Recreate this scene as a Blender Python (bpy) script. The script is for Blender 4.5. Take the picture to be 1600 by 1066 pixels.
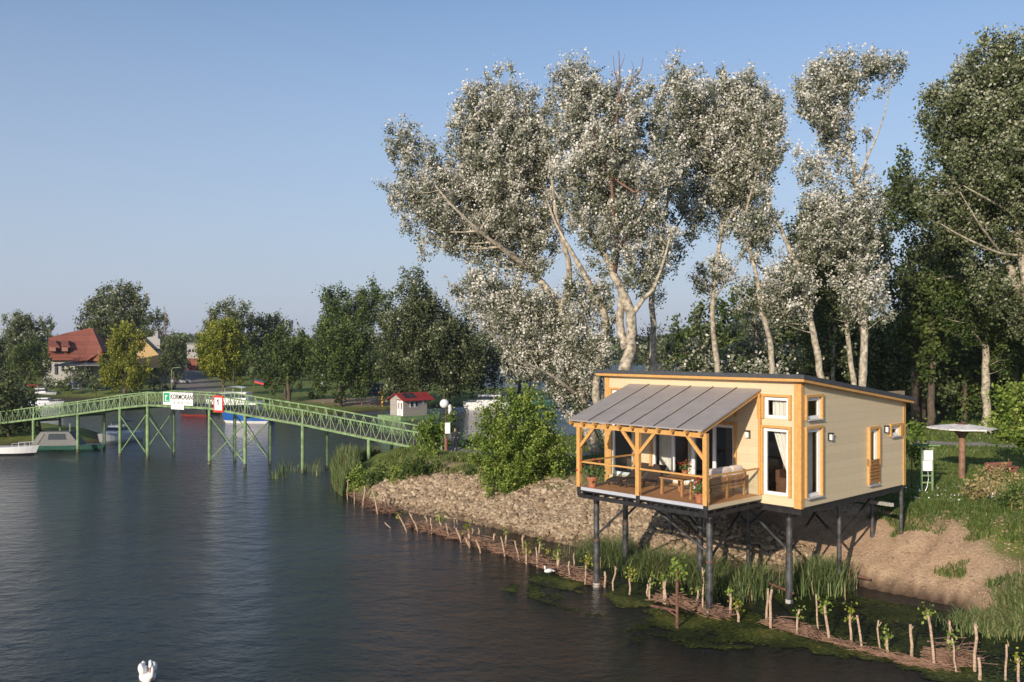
import bpy, math, random
import numpy as np
from mathutils import Vector, Matrix
random.seed(7); rng = np.random.default_rng(11)
sc = bpy.context.scene
for o in list(bpy.data.objects): bpy.data.objects.remove(o)
C = sc.collection
PI = math.pi
# ------------------------------------------------------------------ camera, sky, sun
F = 1430.0; YH = 541.0; CH = 9.8            # focal length and horizon in photo pixels, camera height above water
cd = bpy.data.cameras.new("camera"); cam = bpy.data.objects.new("camera", cd); C.objects.link(cam)
cam.location = (0, 0, CH); cam.rotation_euler = (PI/2, 0, 0)
cd.sensor_width = 36; cd.lens = F/1600*36; cd.shift_y = (YH-533)/1600; cd.clip_start = .5; cd.clip_end = 9000
sc.camera = cam
SUN_EL = math.radians(19); SUN_AZ = math.atan2(-.48, -.877)     # sun stands behind and to the left of the camera
w = bpy.data.worlds.new("World"); sc.world = w; w.use_nodes = True
nt = w.node_tree; bg = nt.nodes['Background']
sky = nt.nodes.new('ShaderNodeTexSky'); sky.sky_type = 'NISHITA'; sky.sun_disc = False
sky.sun_elevation = SUN_EL; sky.sun_rotation = SUN_AZ
sky.air_density = 1.0; sky.dust_density = 1.0; sky.ozone_density = 3.5; sky.altitude = 50
# pale lavender haze low over the horizon, thinning with height
geo = nt.nodes.new('ShaderNodeTexCoord'); sep = nt.nodes.new('ShaderNodeSeparateXYZ'); nt.links.new(geo.outputs['Generated'], sep.inputs[0])
hr = nt.nodes.new('ShaderNodeMapRange'); hr.inputs['From Min'].default_value = 0; hr.inputs['From Max'].default_value = .40; hr.inputs['To Min'].default_value = .92; hr.inputs['To Max'].default_value = .05
nt.links.new(sep.outputs['Z'], hr.inputs['Value']); hm = nt.nodes.new('ShaderNodeMixRGB'); hm.inputs[2].default_value = (.470/.15, .520/.15, .655/.15, 1)
nt.links.new(hr.outputs[0], hm.inputs[0]); nt.links.new(sky.outputs[0], hm.inputs[1]); nt.links.new(hm.outputs[0], bg.inputs[0]); bg.inputs[1].default_value = .14
sl = bpy.data.lights.new("sun", 'SUN'); sun = bpy.data.objects.new("sun", sl); C.objects.link(sun)
sl.energy = 4.8; sl.angle = math.radians(.5); sl.color = (1, .86, .69)
sd = Vector((math.sin(SUN_AZ)*math.cos(SUN_EL), math.cos(SUN_AZ)*math.cos(SUN_EL), math.sin(SUN_EL)))
sun.rotation_euler = sd.to_track_quat('Z', 'Y').to_euler(); sun.location = (-30, -40, 60)
sc.view_settings.view_transform = 'Standard'; sc.view_settings.look = 'None'
sc.view_settings.exposure = .12; sc.view_settings.gamma = 1

# ------------------------------------------------------------------ helpers
def W(px, py, Y): return Vector(((px-800)/F*Y, Y, CH-(py-YH)/F*Y))     # photo pixel + distance -> point
def G(px, py, z=0.0):
    Y = F*(CH-z)/(py-YH); return ((px-800)/F*Y, Y)
def tag(o, label=None, cat=None, group=None, kind=None):
    if label: o['label'] = label
    if cat: o['category'] = cat
    if group: o['group'] = group
    if kind: o['kind'] = kind
    return o
def empty(name, loc=(0,0,0), rz=0, label=None, cat=None, group=None):
    o = bpy.data.objects.new(name, None); C.objects.link(o); o.location = loc; o.rotation_euler = (0,0,rz)
    o.empty_display_size = .3
    return tag(o, label, cat, group)
class MB:
    def __init__(s): s.v = []; s.f = []; s.m = []
    def add(s, vs, fs, m=0):
        b = len(s.v); s.v.extend([tuple(v) for v in vs]); s.f.extend([tuple(i+b for i in f) for f in fs]); s.m.extend([m]*len(fs)); return s
    def bx(s, x0, x1, y0, y1, z0, z1, m=0):
        return s.add([(x0,y0,z0),(x1,y0,z0),(x1,y1,z0),(x0,y1,z0),(x0,y0,z1),(x1,y0,z1),(x1,y1,z1),(x0,y1,z1)],
                     [(0,3,2,1),(4,5,6,7),(0,1,5,4),(1,2,6,5),(2,3,7,6),(3,0,4,7)], m)
    def rbox(s, c, size, rz=0, m=0):
        cx,cy,cz = c; a,b,h = size[0]/2,size[1]/2,size[2]/2; co,si = math.cos(rz),math.sin(rz)
        vs = [(cx+x*co-y*si, cy+x*si+y*co, cz+z) for z in (-h,h) for x,y in ((-a,-b),(a,-b),(a,b),(-a,b))]
        return s.add(vs, [(0,3,2,1),(4,5,6,7),(0,1,5,4),(1,2,6,5),(2,3,7,6),(3,0,4,7)], m)
    def beam(s, p, q, w, h, m=0):
        p = Vector(p); q = Vector(q); d = (q-p).normalized(); up = Vector((0,0,1))
        if abs(d.z) > .98: up = Vector((0,1,0))
        a = d.cross(up).normalized()*w/2; b = a.cross(d).normalized()*h/2
        vs = [c+x+y for c in (p,q) for x,y in ((-a,-b),(a,-b),(a,b),(-a,b))]
        return s.add(vs, [(0,1,2,3),(7,6,5,4),(0,4,5,1),(1,5,6,2),(2,6,7,3),(3,7,4,0)], m)
    def tube(s, pts, rad, n=8, m=0, cap=True):
        pts = [Vector(p) for p in pts]; rad = rad if hasattr(rad,'__len__') else [rad]*len(pts)
        vs = []; fs = []; ref = None
        for i,p in enumerate(pts):
            d = (pts[min(i+1,len(pts)-1)]-pts[max(i-1,0)])
            if d.length < 1e-6: d = Vector((0,0,1))
            d.normalize()
            if ref is None: ref = Vector((1,0,0)) if abs(d.x) < .8 else Vector((0,1,0))
            a = (ref-d*ref.dot(d)).normalized(); b = d.cross(a); ref = a
            for k in range(n):
                t = 2*PI*k/n; vs.append(p+(a*math.cos(t)+b*math.sin(t))*rad[i])
        for i in range(len(pts)-1):
            for k in range(n):
                k2 = (k+1)%n; fs.append((i*n+k, i*n+k2, (i+1)*n+k2, (i+1)*n+k))
        if cap: fs.append(tuple(range(n-1,-1,-1))); fs.append(tuple((len(pts)-1)*n+k for k in range(n)))
        return s.add(vs, fs, m)
    def lathe(s, prof, c=(0,0,0), n=16, m=0):
        vs = []; fs = []
        for r,z in prof:
            for k in range(n): t = 2*PI*k/n; vs.append((c[0]+r*math.cos(t), c[1]+r*math.sin(t), c[2]+z))
        for i in range(len(prof)-1):
            for k in range(n): k2=(k+1)%n; fs.append((i*n+k, i*n+k2, (i+1)*n+k2, (i+1)*n+k))
        fs.append(tuple(range(n-1,-1,-1))); fs.append(tuple((len(prof)-1)*n+k for k in range(n)))
        return s.add(vs, fs, m)
    def ext(s, poly, vec, m=0):                 # extrude a planar polygon
        n = len(poly); vec = Vector(vec); P = [Vector(p) for p in poly]
        vs = P+[p+vec for p in P]
        return s.add(vs, [tuple(range(n-1,-1,-1)), tuple(range(n,2*n))]+[(i,(i+1)%n,(i+1)%n+n,i+n) for i in range(n)], m)
    def ball(s, c, r, seg=12, rings=8, m=0, e=1):
        q=lambda v: math.copysign(abs(v)**e, v)
        r = r if hasattr(r,'__len__') else (r,r,r); vs=[(c[0],c[1],c[2]-r[2])]; fs=[]
        for i in range(1,rings):
            ph = -PI/2+PI*i/rings
            for k in range(seg):
                t=2*PI*k/seg; vs.append((c[0]+r[0]*q(math.cos(ph))*q(math.cos(t)), c[1]+r[1]*q(math.cos(ph))*q(math.sin(t)), c[2]+r[2]*q(math.sin(ph))))
        vs.append((c[0],c[1],c[2]+r[2])); L=len(vs)-1
        for k in range(seg):
            k2=(k+1)%seg; fs.append((0,1+k2,1+k)); fs.append((L,1+(rings-2)*seg+k,1+(rings-2)*seg+k2))
            for i in range(rings-2): fs.append((1+i*seg+k,1+i*seg+k2,1+(i+1)*seg+k2,1+(i+1)*seg+k))
        return s.add(vs,fs,m)
    def build(s, name, mats, parent=None, smooth=False, loc=None, rz=0, world=False):
        if not isinstance(mats,(list,tuple)): mats=[mats]
        vs = s.v
        if world and parent is not None:
            L = parent.location; vs = [(v[0]-L.x, v[1]-L.y, v[2]-L.z) for v in vs]
        elif world and loc is not None:
            vs = [(v[0]-loc[0], v[1]-loc[1], v[2]-loc[2]) for v in vs]
        me = bpy.data.meshes.new(name); me.from_pydata(vs, [], s.f)
        for m in mats: me.materials.append(m)
        if len(mats)>1: me.polygons.foreach_set('material_index', s.m)
        if smooth: me.polygons.foreach_set('use_smooth',[True]*len(me.polygons))
        me.update()
        o = bpy.data.objects.new(name, me); C.objects.link(o)
        if parent: o.parent = parent
        if loc is not None: o.location = loc
        o.rotation_euler = (0,0,rz)
        return o
def copy_tree(o, parent=None):
    c = o.copy(); C.objects.link(c)
    if parent: c.parent = parent
    for ch in list(o.children): copy_tree(ch, c)
    return c
def npmesh(name, V, Fc, mats, attrs=None, parent=None, loc=None, smooth=False):   # V (n,3), Fc (m,k) one polygon size
    V = np.asarray(V, np.float32); Fc = np.asarray(Fc, np.int32)
    if parent is not None: V = V-np.array(parent.location, np.float32)
    elif loc is not None: V = V-np.array(loc, np.float32)
    k = Fc.shape[1]; me = bpy.data.meshes.new(name)
    me.vertices.add(len(V)); me.vertices.foreach_set('co', V.ravel())
    me.loops.add(Fc.size); me.loops.foreach_set('vertex_index', Fc.ravel())
    me.polygons.add(len(Fc)); me.polygons.foreach_set('loop_start', np.arange(0, Fc.size, k, dtype=np.int32))
    try: me.polygons.foreach_set('loop_total', np.full(len(Fc), k, np.int32))
    except Exception: pass
    for n,(dom,arr) in (attrs or {}).items():
        a = me.attributes.new(n, 'FLOAT', dom); a.data.foreach_set('value', np.asarray(arr, np.float32))
    for m in (mats if isinstance(mats,(list,tuple)) else [mats]): me.materials.append(m)
    me.update(calc_edges=True); me.validate()
    if smooth: me.polygons.foreach_set('use_smooth', np.ones(len(Fc), bool))
    o = bpy.data.objects.new(name, me); C.objects.link(o)
    if parent: o.parent = parent
    elif loc is not None: o.location = loc
    return o

# ------------------------------------------------------------------ materials
def newmat(name):
    m = bpy.data.materials.new(name); m.use_nodes = True; n = m.node_tree
    return m, n, n.nodes['Principled BSDF']
def ramp(n, stops):
    r = n.nodes.new('ShaderNodeValToRGB'); e = r.color_ramp.elements
    while len(e) < len(stops): e.new(.5)
    for i,(p,c) in enumerate(stops): e[i].position = p; e[i].color = (*c,1)
    return r
def noise(n, scale, detail=4, rough=.6, coord='Object', vec=None):
    t = n.nodes.new('ShaderNodeTexNoise'); t.inputs['Scale'].default_value = scale
    t.inputs['Detail'].default_value = detail; t.inputs['Roughness'].default_value = rough
    if vec is None:
        tc = n.nodes.new('ShaderNodeTexCoord'); vec = tc.outputs[coord]
    n.links.new(vec, t.inputs['Vector']); return t
def simple(name, col, rough=.6, metal=0, var=.12, scale=6, bump=.0, spec=.5):
    m, n, b = newmat(name)
    t = noise(n, scale, 5)
    lo = tuple(max(0,c*(1-var*1.6)) for c in col); hi = tuple(min(1,c*(1+var)) for c in col)
    r = ramp(n, [(.3,lo),(.7,hi)]); n.links.new(t.outputs[0], r.inputs[0]); n.links.new(r.outputs[0], b.inputs['Base Color'])
    b.inputs['Roughness'].default_value = rough; b.inputs['Metallic'].default_value = metal
    b.inputs['Specular IOR Level'].default_value = spec
    if bump:
        bp = n.nodes.new('ShaderNodeBump'); bp.inputs['Strength'].default_value = bump; bp.inputs['Distance'].default_value = .02
        n.links.new(t.outputs[0], bp.inputs['Height']); n.links.new(bp.outputs[0], b.inputs['Normal'])
    return m
def boards(name, col, pitch, axis='Z', rough=.55, groove=.06, var=.08, gcol=.55, wood=0, joint=0):
    m, n, b = newmat(name)
    tc = n.nodes.new('ShaderNodeTexCoord'); sp = n.nodes.new('ShaderNodeSeparateXYZ'); n.links.new(tc.outputs['Object'], sp.inputs[0])
    dv = n.nodes.new('ShaderNodeMath'); dv.operation='DIVIDE'; dv.inputs[1].default_value = pitch; n.links.new(sp.outputs[axis], dv.inputs[0])
    fr = n.nodes.new('ShaderNodeMath'); fr.operation='FRACT'; n.links.new(dv.outputs[0], fr.inputs[0])
    fl = n.nodes.new('ShaderNodeMath'); fl.operation='FLOOR'; n.links.new(dv.outputs[0], fl.inputs[0])
    wn = n.nodes.new('ShaderNodeTexWhiteNoise'); wn.noise_dimensions='1D'; n.links.new(fl.outputs[0], wn.inputs['W'])
    gr = n.nodes.new('ShaderNodeMath'); gr.operation='LESS_THAN'; gr.inputs[1].default_value = groove; n.links.new(fr.outputs[0], gr.inputs[0])
    if joint:                                       # butt joints staggered from board to board
        ad = n.nodes.new('ShaderNodeMath'); n.links.new(sp.outputs['X'], ad.inputs[0]); n.links.new(sp.outputs['Y'], ad.inputs[1])
        j1 = n.nodes.new('ShaderNodeMath'); j1.operation='DIVIDE'; j1.inputs[1].default_value = joint; n.links.new(ad.outputs[0], j1.inputs[0])
        j2 = n.nodes.new('ShaderNodeMath'); n.links.new(j1.outputs[0], j2.inputs[0]); n.links.new(wn.outputs[0], j2.inputs[1])
        j3 = n.nodes.new('ShaderNodeMath'); j3.operation='FRACT'; n.links.new(j2.outputs[0], j3.inputs[0])
        j4 = n.nodes.new('ShaderNodeMath'); j4.operation='LESS_THAN'; j4.inputs[1].default_value=.005; n.links.new(j3.outputs[0], j4.inputs[0])
        g0 = gr; gr = n.nodes.new('ShaderNodeMath'); gr.operation='MAXIMUM'; n.links.new(g0.outputs[0], gr.inputs[0]); n.links.new(j4.outputs[0], gr.inputs[1])
    sc_ = n.nodes.new('ShaderNodeMapping'); n.links.new(tc.outputs['Object'], sc_.inputs[0])
    st = {'Z':(1.5,1.5,12),'X':(12,1.5,1.5),'Y':(1.5,12,1.5)}[axis]; sc_.inputs['Scale'].default_value = st
    t = noise(n, 2.2, 5, vec=sc_.outputs[0])
    mx = n.nodes.new('ShaderNodeMath'); mx.operation='MULTIPLY_ADD'; mx.inputs[1].default_value=.35; n.links.new(wn.outputs[0], mx.inputs[0]); n.links.new(t.outputs[0], mx.inputs[2])
    lo = tuple(c*(1-var*2) for c in col); hi = tuple(min(1,c*(1+var)) for c in col)
    r = ramp(n, [(.35,lo),(.95,hi)]); n.links.new(mx.outputs[0], r.inputs[0])
    mc = n.nodes.new('ShaderNodeMixRGB'); mc.blend_type='MULTIPLY'; mc.inputs[2].default_value=(gcol,gcol,gcol*.95,1)
    n.links.new(gr.outputs[0], mc.inputs[0]); n.links.new(r.outputs[0], mc.inputs[1]); n.links.new(mc.outputs[0], b.inputs['Base Color'])
    b.inputs['Roughness'].default_value = rough
    iv = n.nodes.new('ShaderNodeMath'); iv.operation='MULTIPLY_ADD'; iv.inputs[1].default_value=-1; n.links.new(gr.outputs[0], iv.inputs[0]); n.links.new(t.outputs[0], iv.inputs[2])
    bp = n.nodes.new('ShaderNodeBump'); bp.inputs['Strength'].default_value=.4; bp.inputs['Distance'].default_value=.012
    n.links.new(iv.outputs[0], bp.inputs['Height']); n.links.new(bp.outputs[0], b.inputs['Normal'])
    return m
def leafmat(name, stops, trans=.25, rough=.55):
    m, n, b = newmat(name)
    at = n.nodes.new('ShaderNodeAttribute'); at.attribute_name = 'tint'
    r = ramp(n, stops); n.links.new(at.outputs['Fac'], r.inputs[0]); n.links.new(r.outputs[0], b.inputs['Base Color'])
    b.inputs['Roughness'].default_value = rough; b.inputs['Specular IOR Level'].default_value = .3
    tr = n.nodes.new('ShaderNodeBsdfTranslucent'); n.links.new(r.outputs[0], tr.inputs[0])
    ms = n.nodes.new('ShaderNodeMixShader'); ms.inputs[0].default_value = trans
    n.links.new(b.outputs[0], ms.inputs[1]); n.links.new(tr.outputs[0], ms.inputs[2])
    n.links.new(ms.outputs[0], n.nodes['Material Output'].inputs[0]); return m
def glassmat(name, tint=(.9,.95,.95), gl=.12):
    m, n, b = newmat(name); n.nodes.remove(b)
    tr = n.nodes.new('ShaderNodeBsdfTransparent'); tr.inputs[0].default_value = (*tint,1)
    g = n.nodes.new('ShaderNodeBsdfGlossy'); g.inputs['Roughness'].default_value = .02
    lw = n.nodes.new('ShaderNodeLayerWeight'); lw.inputs[0].default_value = .5
    pw = n.nodes.new('ShaderNodeMath'); pw.operation='POWER'; pw.inputs[1].default_value=4; n.links.new(lw.outputs['Facing'], pw.inputs[0])
    a = n.nodes.new('ShaderNodeMath'); a.operation='MULTIPLY_ADD'; a.inputs[1].default_value=.8; a.inputs[2].default_value=gl; a.use_clamp=True; n.links.new(pw.outputs[0], a.inputs[0])
    ms = n.nodes.new('ShaderNodeMixShader'); n.links.new(a.outputs[0], ms.inputs[0]); n.links.new(tr.outputs[0], ms.inputs[1]); n.links.new(g.outputs[0], ms.inputs[2])
    n.links.new(ms.outputs[0], n.nodes['Material Output'].inputs[0]); return m
M = {}
M['cream'] = boards('cream_siding', (.64,.525,.345), .30, 'Z', .5, .04, .045, .84, joint=3.7)
M['orange'] = simple('orange_paint', (.59,.325,.105), .45, var=.12, scale=9)
M['white'] = simple('white_paint', (.78,.79,.80), .35, var=.04)
M['roof'] = simple('anthracite_membrane', (.055,.06,.07), .6, var=.2)
M['awning'] = simple('grey_roof_panel', (.31,.285,.275), .38, var=.08, scale=2)
M['seam'] = simple('dark_seam', (.06,.055,.055), .5)
M['batten'] = simple('pale_batten', (.62,.50,.34), .5)
M['steel'] = simple('dark_steel', (.035,.034,.036), .45, metal=.3, var=.35, scale=4)
M['pile'] = simple('pile_steel', (.11,.11,.115), .42, metal=.5, var=.5, scale=3, bump=.2)
M['rust'] = simple('rusty_steel', (.16,.075,.05), .8, var=.4, scale=8, bump=.3)
M['alu'] = simple('pale_metal', (.52,.54,.60), .35, metal=.2, var=.06)
M['deck'] = boards('deck_boards', (.60,.28,.12), .14, 'Y', .55, .07, .18, .35)
M['wood'] = simple('garden_wood', (.42,.21,.085), .55, var=.25, scale=14)
M['slat'] = simple('brown_slat', (.34,.16,.05), .55, var=.25, scale=14)
M['cushion'] = simple('beige_cushion', (.74,.63,.55), .9, var=.08)
M['rattan'] = simple('dark_rattan', (.055,.035,.025), .75, var=.4, scale=40, bump=.4)
M['terracotta'] = simple('terracotta', (.45,.16,.08), .7, var=.15)
M['curtain'] = simple('curtain_cloth', (.72,.70,.66), .9, var=.06)
M['lampglass'] = simple('frosted_glass', (.75,.77,.78), .3, var=.03)
M['dark'] = simple('dark_interior', (.05,.04,.035), .7)
M['floor_in'] = simple('interior_floor', (.16,.09,.05), .5)
M['wall_in'] = simple('interior_wall', (.30,.25,.2), .8)
M['leather'] = simple('brown_leather', (.13,.06,.035), .5)
M['glass'] = glassmat('window_glass', (.88,.90,.88), .05)
M['railglass'] = glassmat('railing_glass', (.93,.97,.96), .02)
M['bgreen'] = simple('light_green_paint', (.195,.30,.135), .5, var=.3, scale=2.2)
M['plank'] = boards('bridge_planks', (.17,.14,.12), .18, 'X', .8, .1, .25, .4)
M['bwhite'] = simple('boat_white', (.72,.73,.74), .25, var=.06)
M['bblue'] = simple('boat_blue', (.02,.10,.35), .3, var=.15)
M['navy'] = simple('navy_cloth', (.02,.035,.08), .8)
M['bred'] = simple('boat_red', (.5,.04,.03), .5, var=.15)
M['bblack'] = simple('boat_black', (.025,.025,.03), .4)
M['bdgreen'] = simple('boat_green', (.035,.11,.085), .5, var=.2)
M['bgrey'] = simple('boat_grey', (.11,.115,.115), .6, var=.12)  # kept dark: shade over the moored cabin vessel is put into this colour
M['wglass'] = simple('dark_window', (.03,.04,.05), .08, var=.3)
M['tile'] = boards('red_tiles', (.23,.07,.042), .33, 'Z', .8, .16, .22, .6)
M['wallw'] = simple('plaster', (.36,.35,.34), .85, var=.1)
M['ochre'] = simple('ochre_plaster', (.48,.33,.15), .85, var=.12)
M['redmetal'] = boards('red_metal_roof', (.33,.035,.03), .3, 'X', .45, .1, .12, .6)
M['greyboard'] = boards('grey_boards', (.36,.33,.29), .16, 'Z', .7, .08, .1, .6)
M['concrete'] = simple('concrete', (.42,.40,.37), .85, var=.15, bump=.2)
M['stake'] = simple('stake_bark', (.46,.33,.235), .85, var=.35, scale=12, bump=.5)
M['twig'] = simple('dead_twigs', (.21,.125,.085), .9, var=.4, scale=5)
M['bark'] = simple('pale_bark', (.40,.35,.27), .85, var=.5, scale=3.6, bump=.9)
M['barkd'] = simple('dark_bark', (.10,.075,.055), .9, var=.35, scale=3, bump=.6)
M['barkr'] = simple('red_brown_bark', (.21,.12,.085), .9, var=.3, scale=3, bump=.5)
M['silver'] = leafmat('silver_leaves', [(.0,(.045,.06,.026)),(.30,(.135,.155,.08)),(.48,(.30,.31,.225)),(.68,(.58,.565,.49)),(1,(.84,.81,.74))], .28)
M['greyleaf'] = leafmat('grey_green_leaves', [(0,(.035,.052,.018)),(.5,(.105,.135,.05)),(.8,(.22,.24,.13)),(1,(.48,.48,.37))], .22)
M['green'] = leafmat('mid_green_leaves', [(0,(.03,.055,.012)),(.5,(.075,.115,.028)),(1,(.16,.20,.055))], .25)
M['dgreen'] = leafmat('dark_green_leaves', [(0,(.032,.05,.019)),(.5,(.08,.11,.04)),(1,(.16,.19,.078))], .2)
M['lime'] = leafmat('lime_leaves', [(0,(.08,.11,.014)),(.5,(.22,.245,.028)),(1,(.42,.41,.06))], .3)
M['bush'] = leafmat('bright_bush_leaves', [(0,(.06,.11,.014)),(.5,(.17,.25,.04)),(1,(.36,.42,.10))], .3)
M['grassb'] = leafmat('grass_blades', [(0,(.04,.075,.015)),(.5,(.10,.16,.035)),(.85,(.20,.24,.07)),(1,(.40,.33,.16))], .3)
M['reed'] = leafmat('reed_blades', [(0,(.05,.085,.028)),(.5,(.13,.18,.065)),(.85,(.24,.28,.11)),(1,(.45,.33,.17))], .25)
M['drygrass'] = leafmat('dry_grass_blades', [(0,(.16,.17,.06)),(.5,(.34,.30,.13)),(1,(.50,.36,.20))], .3)
M['weed'] = leafmat('floating_weed', [(0,(.010,.016,.005)),(.45,(.028,.042,.010)),(.75,(.075,.095,.016)),(1,(.17,.17,.04))], .1)
M['flower'] = simple('red_flower', (.6,.03,.03), .6)
M['skin'] = simple('skin', (.45,.26,.18), .6)
M['shirt'] = simple('dark_shirt', (.03,.03,.035), .8)
M['trousers'] = simple('navy_trousers', (.012,.014,.03), .8)
M['swan'] = simple('white_feathers', (.82,.81,.78), .7, var=.05, scale=20, bump=.2)
M['beak'] = simple('orange_beak', (.65,.20,.07), .5)
M['black'] = simple('black_paint', (.012,.012,.012), .5)
M['signwhite'] = simple('sign_white', (.80,.80,.78), .4, var=.03)
M['signgreen'] = simple('sign_green', (.02,.33,.16), .4, var=.04)
M['signred'] = simple('sign_red', (.65,.05,.03), .4, var=.04)
M['yellow'] = simple('yellow_paint', (.75,.40,.03), .5)
M['redwood'] = simple('red_painted_wood', (.24,.095,.07), .7, var=.2)
M['parasol'] = simple('bleached_canvas', (.72,.69,.66), .9, var=.22, scale=5, bump=.4)
M['postwood'] = simple('red_brown_post', (.25,.14,.09), .8, var=.35, scale=3, bump=.3)
M['stain'] = simple('waterline_growth', (.12,.13,.07), .9, var=.5, scale=5, bump=.4)
M['hullred'] = simple('antifouling_red', (.26,.035,.03), .6, var=.2)
# ------------------------------------------------------------------ land and water
def poly_sd(P, X, Y):                       # signed distance to polygon, positive inside
    P = np.array(P, float); n = len(P); d = np.full(X.shape, 1e9); ins = np.zeros(X.shape, bool)
    for i in range(n):
        a = P[i]; b = P[(i+1)%n]; e = b-a; L = e@e
        t = np.clip(((X-a[0])*e[0]+(Y-a[1])*e[1])/L, 0, 1)
        d = np.minimum(d, np.hypot(X-a[0]-t*e[0], Y-a[1]-t*e[1]))
        c = (a[1] > Y) != (b[1] > Y)
        with np.errstate(divide='ignore', invalid='ignore'):
            xi = a[0]+(Y-a[1])*e[0]/e[1] if e[1] != 0 else np.full(X.shape, np.inf)
        ins ^= c & (X < xi)
    return np.where(ins, d, -d)
def line_d(P, X, Y):
    d = np.full(np.shape(X), 1e9)
    for a,b in zip(P[:-1], P[1:]):
        a = np.array(a,float); b = np.array(b,float); e = b-a
        t = np.clip(((X-a[0])*e[0]+(Y-a[1])*e[1])/(e@e), 0, 1); d = np.minimum(d, np.hypot(X-a[0]-t*e[0], Y-a[1]-t*e[1]))
    return d
FRONT = [G(*p) for p in [(1600,985),(1530,963),(1500,948),(1440,934),(1390,924),(1330,910),(1270,900),(1200,890),(1120,882),(1060,877),(1000,872),(930,858),(860,843),(800,829),(740,815),(680,806),(640,800),(610,795),(575,786),(540,773),(520,760)]]
PEN = [(600,24),(60,27),(30,29)]+FRONT+[(-12.6,67.5),(-11,71),(-8,74),(-3,77),(3,79),(9,82),(15,92),(19,110),(22,140),(30,170),(60,260),(150,400),(600,600)]
MAIN = [(-2500,140)]+[G(*p) for p in [(-400,640),(-100,632),(40,632),(100,622),(200,622),(250,628),(300,644),(340,649),(400,653),(460,652),(520,647),(600,641),(670,638),(740,634),(800,631),(850,627),(872,619),(868,613),(800,611),(755,609),(741,600),(735,592)]]+[(-40,330),(-120,430),(-2500,470)]
NEARL = [G(*p) for p in [(-400,706),(0,699),(60,696.5),(110,695.5),(155,694),(168,687),(160,677),(110,668),(40,662),(-400,655)]]
FARL = [(-3500,640),(-500,600),(0,575),(400,560),(900,640),(3500,800),(3500,6000),(-3500,6000)]
def vnoise(X, Y, s, seed=0):                # smooth value noise
    x = X/s; y = Y/s; xi = np.floor(x).astype(int); yi = np.floor(y).astype(int); fx = x-xi; fy = y-yi
    fx = fx*fx*(3-2*fx); fy = fy*fy*(3-2*fy)
    def h(a,b):
        n = (a*374761393+b*668265263+seed*982451653) & 0x7fffffff; n = ((n ^ (n>>13))*1274126177) & 0x7fffffff
        return ((n ^ (n>>16)) & 0xffff)/65535.0
    return (h(xi,yi)*(1-fx)+h(xi+1,yi)*fx)*(1-fy)+(h(xi,yi+1)*(1-fx)+h(xi+1,yi+1)*fx)*fy
def ss(a,b,x): t = np.clip((x-a)/(b-a),0,1); return t*t*(3-2*t)
def height(X, Y):
    X = np.asarray(X,float); Y = np.asarray(Y,float)
    wob = (vnoise(X,Y,2.2,1)-.5)*.7+(vnoise(X,Y,.7,2)-.5)*.25
    near = ss(200,90,Y)
    d1 = poly_sd(PEN,X,Y)+wob*near; d2 = poly_sd(MAIN,X,Y)+wob; d3 = poly_sd(NEARL,X,Y)+wob; d4 = poly_sd(FARL,X,Y)
    h1 = .28*ss(0,.35,d1)+2.2*ss(-1.0,4.9,d1)*ss(-.2,.6,d1)+.25*ss(8,30,d1)
    h1 = np.where(d1>0, h1+(vnoise(X,Y,1.1,3)-.5)*.22*ss(0,1.5,d1)+(vnoise(X,Y,.45,4)-.5)*.10*ss(0,1,d1), np.maximum(-1.5,d1*.45))
    gl_ = line_d([(19.2,40.2),(17.6,38.2),(16.2,37.4),(14.6,36.2),(13.9,35.2)],X,Y)+(vnoise(X,Y,.6,5)-.5)*.3
    h1 = h1-np.where(d1>.3,.32*np.exp(-(gl_/.28)**2),0)
    h2 = np.where(d2>0, .5*ss(0,.6,d2)+.7*ss(.5,8,d2)+.8*ss(20,80,d2), np.maximum(-1.5,d2*.4))
    h3 = np.where(d3>0, .25*ss(0,.4,d3)+.45*ss(.3,3,d3), np.maximum(-1.5,d3*.4))
    h4 = np.where(d4>0, 1.0*ss(0,5,d4)+2*ss(20,300,d4), -1.5)
    return np.maximum.reduce([h1,h2,h3,h4])
def hz(x,y): return float(height(np.array([x]),np.array([y]))[0])
def axis(segs):
    out = []
    for a,b,s in segs: out.append(np.arange(a,b,s))
    return np.concatenate(out+[np.array([segs[-1][1]])])
ax = axis([(-3500,-600,120),(-600,-150,20),(-150,-60,3),(-60,-20,1.2),(-20,40,.35),(40,90,1.5),(90,300,12),(300,3500,120)])
ay = axis([(-60,20,8),(20,28,1),(28,80,.35),(80,180,1.6),(180,400,10),(400,900,25),(900,5900,250)])
gx,gy = np.meshgrid(ax,ay); gz = height(gx,gy)
nx,ny = len(ax),len(ay); idx = np.arange(nx*ny).reshape(ny,nx)
FQ = np.stack([idx[:-1,:-1],idx[:-1,1:],idx[1:,1:],idx[1:,:-1]],-1).reshape(-1,4)
d1 = poly_sd(PEN,gx,gy); 
PATH = [(-5.2,65.5),(-3,63.2),(3.5,61.5),(14,64),(22,66.5),(30,67),(37,64.5),(60,62)]
pth = ss(1.35,.8,line_d(PATH,gx,gy)+(vnoise(gx,gy,.9,9)-.5)*.5)
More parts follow.
